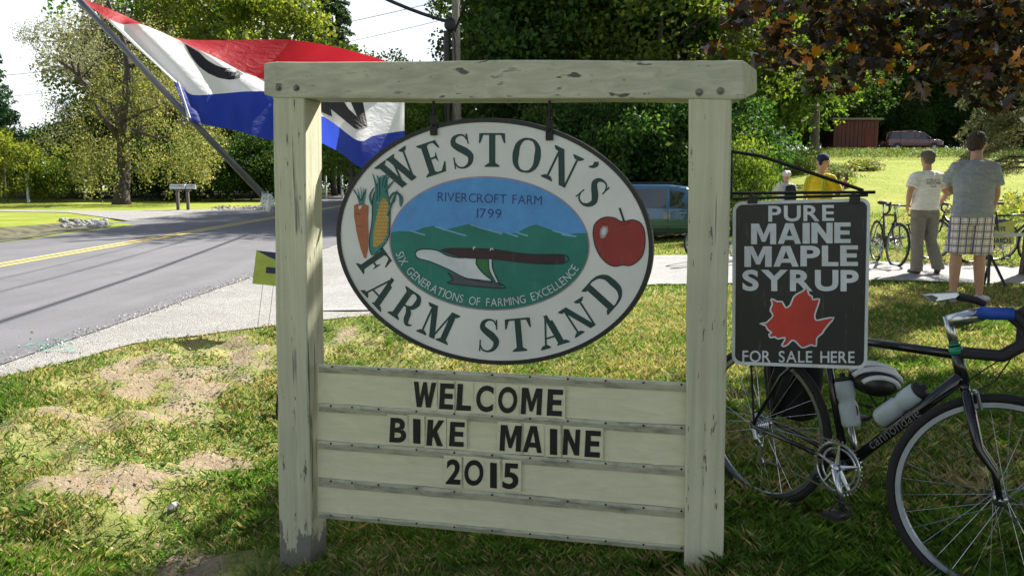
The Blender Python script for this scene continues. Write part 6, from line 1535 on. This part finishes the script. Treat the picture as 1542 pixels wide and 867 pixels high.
# ================================================================== PEOPLE
M_skin = simple('skin', (.46, .25, .17), .55, var=.05, scale=20, bump=.05)
def ring(c, rx, ry, n=16, ax=None):
    c = Vector(c)
    return [c+Vector((rx*math.cos(a), ry*math.sin(a), 0)) for a in [2*math.pi*k/n for k in range(n)]]
def skin_part(m, name, mat, parent, vox=.011, smooth_it=6):
    o = m.build(name, mat, parent, smooth=True, world=False)
    r_ = o.modifiers.new('remesh', 'REMESH'); r_.mode = 'VOXEL'; r_.voxel_size = vox; r_.use_smooth_shade = True
    s_ = o.modifiers.new('smooth', 'SMOOTH'); s_.factor = .5; s_.iterations = smooth_it
    return o
def hand(m, wrist, d, side, palm_n, curl=.5, hold=None):
    """palm and five separate bent fingers; d runs along the forearm, side points to the thumb"""
    d = d.normalized(); side = (side-d*side.dot(d)).normalized(); nn = d.cross(side)
    pc = wrist+d*.05
    m.ball(pc, (.04, .018, .05), 12, 8, rot=Matrix((side, nn, d)).transposed())
    for i, L_ in enumerate((.072, .080, .075, .060)):
        b_ = wrist+d*.085+side*(.030-.020*i); c1 = b_+d*L_*.45+palm_n*L_*.15*curl; c2 = c1+(d*(1-curl*.6)+palm_n*curl).normalized()*L_*.35; c3 = c2+(d*(1-curl*1.3)+palm_n*curl*1.4).normalized()*L_*.28
        m.tube([b_-d*.02, b_, c1, c2, c3], [.009, .0092, .0088, .008, .006], 8)
    b_ = wrist+d*.03+side*.034; m.tube([wrist+d*.02+side*.015, b_, b_+(side*.6+d*.7).normalized()*.035, b_+(side*.3+d*.9+palm_n*.3).normalized()*.062], [.012, .0115, .0105, .008], 8)
def person(label, loc, rz, scale, J, shirt_mat, leg_mat, shorts=False, sleeve=.5, hair=None, hat=None, extras=None, belly=0):
    t = thing('person', label, 'person', (0, 0, 0))
    V3 = Vector; m = MB()
    hip, chest, neck, head = V3(J['hip']), V3(J['chest']), V3(J['neck']), V3(J['head'])
    yaw = Matrix.Rotation(R(J.get('head_yaw', 0)), 3, 'Z')
    m.rings([ring(hip+V3((0, 0, -.10)), .12, .10), ring(hip, .155, .115), ring(hip.lerp(chest, .5), .135, .10+belly), ring(chest, .165, .115+belly*.5), ring(chest+V3((0, 0, .10)), .15, .085), ring(neck+V3((0, 0, -.03)), .062, .06), ring(neck+V3((0, .005, .05)), .055, .06), ring(neck.lerp(head, .8), .056, .06)])
    hd = [(0, 0, 0, .078, .098, .112), (0, .03, -.065, .056, .06, .058), (0, .075, -.085, .030, .026, .028), (0, -.02, .02, .080, .085, .095)]
    for x, y, z, a, b_, c in hd: m.ball(head+yaw @ V3((x, y, z)), (a, b_, c), 16, 10, rot=yaw)
    m.tube([head+yaw @ V3((0, .095, .01)), head+yaw @ V3((0, .120, -.03)), head+yaw @ V3((0, .10, -.038))], [.010, .014, .010], 8)
    for s_ in (-1, 1): m.ball(head+yaw @ V3((s_*.082, -.005, -.012)), (.012, .022, .034), 10, 8, rot=yaw)
    m.ball(head+yaw @ V3((0, .096, -.062)), (.026, .010, .010), 8, 6, rot=yaw)
    for s_, k in ((-1, 'l'), (1, 'r')):
        sh, el, wr = V3(J['sh'+k]), V3(J['el'+k]), V3(J['wr'+k]); kn, an = V3(J['kn'+k]), V3(J['an'+k]); hp = hip+V3((s_*.085, 0, -.04))
        sb_ = sh-V3((0, 0, .035)); m.ball(sb_, .052, 12, 8); m.tube([sb_+V3((-s_*.05, 0, 0)), sb_, sh.lerp(el, .4), el, el.lerp(wr, .25), wr], [.055, .055, .050, .040, .042, .026], 12)
        hand(m, wr, (wr-el), V3(J.get('th'+k, (0, .6, .3))), V3(J.get('pn'+k, (-s_*.8, .2, 0))).normalized(), J.get('curl', .5))
        m.tube([hp+V3((0, 0, .08)), hp, hp.lerp(kn, .5), kn, kn.lerp(an, .3), kn.lerp(an, .65), an], [.085, .092, .078, .055, .058, .046, .034], 14)
        fd = V3(J.get('ft'+k, (0, 1, 0))).normalized(); m.tube([an+V3((0, 0, .02)), an-fd*.04-V3((0, 0, .03)), an+fd*.06-V3((0, 0, .045)), an+fd*.17-V3((0, 0, .055))], [.034, .036, .036, .022], 10)
    skin_part(m, 'body', M_skin, t)
    # shirt
    m = MB(); hem = hip+V3((0, 0, J.get('hem', -.02)))
    m.rings([ring(hem, .198+belly*.3, .150+belly*.6), ring(hem.lerp(chest, .35), .188+belly*.3, .142+belly), ring(hem.lerp(chest, .7), .19, .142+belly*.8), ring(chest, .205, .142), ring(chest+V3((0, 0, .07)), .185, .12), ring(chest+V3((0, 0, .115)), .155, .10), ring(chest+V3((0, 0, .155)), .11, .082), ring(neck+V3((0, 0, -.02)), .075, .072)])
    for s_, k in ((-1, 'l'), (1, 'r')):
        sh, el, wr = V3(J['sh'+k]), V3(J['el'+k]), V3(J['wr'+k]); e = sh.lerp(el, min(1, sleeve*1.6)); sv = sh-V3((0, 0, .03)); m.ball(sv, .070, 12, 8); m.tube([sv+V3((-s_*.09, 0, .012)), sv, sh.lerp(e, .6), e], [.078, .074, .076, .082], 12)
    so = skin_part(m, 'shirt', shirt_mat, t, .011, 4)
    # legs
    m = MB(); m.rings([ring(hip+V3((0, 0, -.13)), .17, .125), ring(hip+V3((0, 0, -.03)), .178, .132), ring(hip+V3((0, 0, .03)), .165, .118)])
    for s_, k in ((-1, 'l'), (1, 'r')):
        kn, an = V3(J['kn'+k]), V3(J['an'+k]); hp = hip+V3((s_*.09, 0, -.06))
        if shorts: e = hp.lerp(kn, .98); m.tube([hp+V3((0, 0, .05)), hp, hp.lerp(e, .5), e], [.10, .112, .112, .115], 14)
        else: m.tube([hp+V3((0, 0, .05)), hp, hp.lerp(kn, .5), kn, kn.lerp(an, .5), an+V3((0, 0, .0)), an+V3((0, 0, -.03))], [.10, .110, .098, .082, .082, .082, .085], 14)
    skin_part(m, 'shorts' if shorts else 'trousers', leg_mat, t, .011, 4)
    for s_, k in ((-1, 'l'), (1, 'r')):
        an = V3(J['an'+k]); fd = V3(J.get('ft'+k, (0, 1, 0))).normalized(); m = MB()
        m.tube([an-fd*.06-V3((0, 0, .035)), an-fd*.01-V3((0, 0, .030)), an+fd*.08-V3((0, 0, .045)), an+fd*.17-V3((0, 0, .058)), an+fd*.205-V3((0, 0, .062))], [.040, .046, .044, .040, .022], 12)
        skin_part(m, 'shoe', J.get('shoe', simple('shoe_brown', (.07, .055, .045), .8)), t, .009, 2)
    for s_ in (-1, 1):
        m = MB(); m.ball(head+yaw @ V3((s_*.031, .093, .012)), (.012, .008, .007), 8, 6); m.build('eye', simple('eye_dark', (.03, .02, .02), .3), t, world=False, smooth=True)
    if hair:
        m = MB(); m.ball(head+yaw @ V3((0, -.022, .035)), (.087, .100, .092), 18, 12, rot=yaw); m.ball(head+yaw @ V3((0, -.055, -.02)), (.075, .058, .06), 14, 8, rot=yaw); m.ball(head+yaw @ V3((0, .045, .085)), (.062, .05, .035), 12, 8, rot=yaw); ho = skin_part(m, 'hair', hair, t, .007, 2); tx = bpy.data.textures.get('hair_clouds') or bpy.data.textures.new('hair_clouds', 'CLOUDS'); tx.noise_scale = .018; dm = ho.modifiers.new('tufts', 'DISPLACE'); dm.texture = tx; dm.strength = .030; dm.mid_level = .45
    if hat:
        m = MB()
        if hat[0] == 'cap': m.ball(head+yaw @ V3((0, -.012, .052)), (.093, .108, .078), 18, 12, rot=yaw); m.ball(head+yaw @ V3((0, .115, .040)), (.070, .065, .012), 14, 6, rot=yaw)
        if hat[0] == 'bandana': m.ball(head+yaw @ V3((0, -.015, .048)), (.088, .104, .080), 18, 12, rot=yaw); m.ball(head+yaw @ V3((0, -.115, -.01)), (.028, .03, .05), 10, 6, rot=yaw)
        if hat[0] == 'helmet': m.ball(head+yaw @ V3((0, -.01, .055)), (.105, .135, .088), 18, 12, rot=yaw)
        skin_part(m, hat[0], hat[1], t, .010, 2)
    fx = bpy.data.textures.get('fold_clouds') or bpy.data.textures.new('fold_clouds', 'CLOUDS'); fx.noise_scale = .11
    for ch_ in t.children:
        if ch_.name.split('.')[0] in ('shirt', 'trousers', 'shorts'):
            dm = ch_.modifiers.new('folds', 'DISPLACE'); dm.texture = fx; dm.strength = .022; dm.mid_level = .35
    if extras: extras(t, J, head, yaw)
    t.location = loc; t.rotation_euler = (0, 0, rz); t.scale = (scale,)*3; return t
def shirtprint(t, J, head, yaw):         # back print of the cream T-shirt, laid just off the cloth
    m = MB(); ch = Vector(J['chest'])
    def pr(a, b_): x = (a)*.001; z = b_*.001; return (x, -.172+.9*x*x, ch.z+z+0)
    for text, w_, h_, zc in (('RIVERCROFT', 210, 26, 52), ("WESTON'S", 215, 44, 8), ('FARM', 80, 26, -40)):
        tot = sum(glyph_mesh(c_, .02)[2]+.15 for c_ in text); x = -w_/2; k2 = w_/tot
        for c_ in text:
            vs, fs, asp = glyph_mesh(c_, .02); m.add([pr(x+vx*asp*k2, zc+(vy-.5)*h_) for vx, vy in vs], fs); x += (asp+.15)*k2
    m.build('back_print', simple('print_grey', (.10, .09, .08), .8), t, world=False)
def plaid():
    b = NB('plaid'); v = b.co('Object'); s_ = b.n('ShaderNodeSeparateXYZ'); b.L(v, s_.inputs[0])
    def stripes(out, f, lo, ph=0):
        mt = b.n('ShaderNodeMath', operation='MULTIPLY'); b.L(out, mt.inputs[0]); mt.inputs[1].default_value = f; ad = b.n('ShaderNodeMath', operation='ADD'); b.L(mt.outputs[0], ad.inputs[0]); ad.inputs[1].default_value = ph
        sn = b.n('ShaderNodeMath', operation='SINE'); b.L(ad.outputs[0], sn.inputs[0]); return b.ramp(sn.outputs[0], [(lo, 0), (lo+.06, 1)])
    c = b.mix(stripes(s_.outputs[0], 85, .80), (.78, .74, .72), (.08, .12, .26)); c = b.mix(stripes(s_.outputs[2], 85, .82), c, (.12, .14, .22))
    c = b.mix(stripes(s_.outputs[0], 170, .90, 1), c, (.40, .18, .16)); c = b.mix(stripes(s_.outputs[2], 170, .90, 1), c, (.38, .20, .18)); b.color(c); b.b.inputs['Roughness'].default_value = .85; return b.m
def cloth(name, c): 
    b = NB(name); v = b.co(); b.color(c); b.b.inputs['Roughness'].default_value = .9; b.bump(b.noise(b.co('Object', (5, 5, 11)), 1.6, 4, .6, 1.2), .9, .05); return b.m
base_J = dict(hip=(0, 0, .95), chest=(0, .01, 1.30), neck=(0, .01, 1.50), head=(0, .03, 1.655), shl=(-.185, 0, 1.43), shr=(.185, 0, 1.43), ell=(-.26, -.03, 1.16), elr=(.26, -.03, 1.16), wrl=(-.21, .10, .97), wrr=(.21, .10, .97), knl=(-.10, .02, .51), knr=(.10, .02, .51), anl=(-.11, -.01, .085), anr=(.11, -.01, .085))
J = dict(base_J); J.update(shl=(-.19, 0, 1.42), shr=(.19, 0, 1.42), ell=(-.275, -.05, 1.17), elr=(.275, -.05, 1.15), wrl=(-.205, .10, .98), wrr=(.215, .11, .97), knl=(-.09, .0, .51), knr=(.13, .03, .50), anl=(-.08, -.01, .085), anr=(.17, -.12, .12), ftr=(.5, .9, -.2), curl=.9)
g_ = G(1387, 413)
person('man in grey cap, cream T-shirt and khaki trousers, seen from behind', (g_.x, g_.y, H0(g_.x, g_.y)), R(4), .985, J, cloth('cream_shirt', (.86, .85, .80)), cloth('khaki', (.22, .21, .17)), False, .42, simple('hair_grey', (.14, .12, .10), .8), ('cap', cloth('cap_grey', (.09, .085, .08))), shirtprint, belly=.01)
J = dict(base_J); J.update(hip=(0, -.02, .95), chest=(.02, .03, 1.30), neck=(.03, .07, 1.49), head=(.04, .12, 1.64), head_yaw=-28, shl=(-.155, .04, 1.42), shr=(.175, .03, 1.42), ell=(-.18, .18, 1.20), elr=(.225, .03, 1.15), wrl=(.02, .36, 1.08), wrr=(.25, .20, .97), knl=(-.11, .02, .52), knr=(.11, .03, .52), anl=(-.12, .0, .09), anr=(.13, .02, .09), ftl=(.2, 1, 0), ftr=(.7, .8, 0), curl=.8, hem=-.05)
J['shoe'] = simple('shoe_white', (.45, .46, .48), .7)
def glasses(t, J, head, yaw):
    m = MB()
    for s_ in (-1, 1):
        m.ball(head+yaw @ Vector((s_*.033, .106, .012)), (.030, .008, .018), 12, 6, rot=yaw); m.tube([head+yaw @ Vector((s_*.062, .098, .018)), head+yaw @ Vector((s_*.084, .0, .012))], .004, 5)
    m.tube([head+yaw @ Vector((-.02, .112, .014)), head+yaw @ Vector((.02, .112, .014))], .004, 5); m.build('glasses', simple('shade_black', (.008, .008, .01), .1), t, world=False, smooth=True)
g_ = G(1455, 462)
person('bareheaded man in grey polo shirt and plaid shorts at the repair stand', (g_.x+.11, g_.y+.22, H0(g_.x, g_.y)), R(-14), 1.03, J, cloth('grey_polo', (.32, .34, .37)), plaid(), True, .48, simple('hair_brown', (.035, .02, .012), .7), None, glasses)
# collar of the polo belongs to the shirt's look; man in yellow and the cyclist
J = dict(base_J); J.update(head_yaw=22, ell=(-.27, .0, 1.17), wrl=(-.20, .20, 1.10), elr=(.24, .10, 1.18), wrr=(.16, .30, 1.34), curl=1.0)
def piping(t, J, head, yaw):
    glasses(t, J, head, yaw); m = MB()
    for s_ in (-1, 1):
        for dx, w_ in ((.0, .012), (.03, .006)): m.tube([Vector((s_*(.10+dx), -.075, 1.475)), Vector((s_*(.15+dx), -.115, 1.40)), Vector((s_*(.155+dx), -.135, 1.25)), Vector((s_*(.15+dx), -.14, 1.0))], w_, 6)
    m.build('piping', simple('lime_piping', (.32, .45, .04), .7), t, world=False)
    m = MB(); c = Vector(J['wrr'])+Vector((-.02, .07, .10)); m.box(c, (.05, .03, .12), Matrix.Rotation(.3, 3, 'X')); m.build('held_phone', M_plast, t, world=False, bevel=.006)
g_ = Vector(((1228-771)/F_PX*11.6, 11.5, 0)); g_.z = H0(g_.x, g_.y)
person('man in navy bandana, sunglasses and yellow jersey behind the syrup sign', g_, R(-62), .96, J, cloth('yellow_jersey', (.72, .50, .01)), cloth('navy_shorts', (.02, .02, .04)), True, .5, None, ('bandana', cloth('navy_cloth', (.012, .018, .07))), piping)
J = dict(base_J); J.update(ell=(-.26, .12, 1.2), wrl=(-.16, .3, 1.15), elr=(.26, .12, 1.2), wrr=(.16, .3, 1.15), curl=.9)
def bpack(t, J, head, yaw):
    m = MB(); m.rings([[Vector((.15*sx*math.copysign(abs(math.cos(a))**.6, math.cos(a)), -.20+.07*math.sin(a), z)) for a in np.linspace(0, 2*math.pi, 17)[:-1]] for z, sx in ((1.02, .7), (1.05, 1), (1.30, 1.0), (1.42, .8), (1.45, .4))]); m.build('backpack', cloth('pack_black', (.015, .015, .018)), t, world=False, smooth=True)
    m = MB()
    for dx in (-.05, 0, .05): m.tube([head+Vector((dx, .10, .08)), head+Vector((dx*1.2, .03, .142)), head+Vector((dx*1.2, -.06, .13)), head+Vector((dx, -.14, .06))], .010, 6)
    m.build('helmet_vent', simple('helmet_red', (.25, .03, .03), .4), t, world=False)
y = 16.5; g_ = Vector(((1181-771)/F_PX*y, y, H0((1181-771)/F_PX*y, y)))
person('cyclist in white and red helmet with dark backpack, left of yellow man', g_, R(12), .83, J, cloth('white_jersey', (.55, .55, .58)), cloth('black_shorts', (.012, .012, .014)), True, .5, None, ('helmet', simple('helmet_shell', (.55, .55, .58), .4)), bpack)
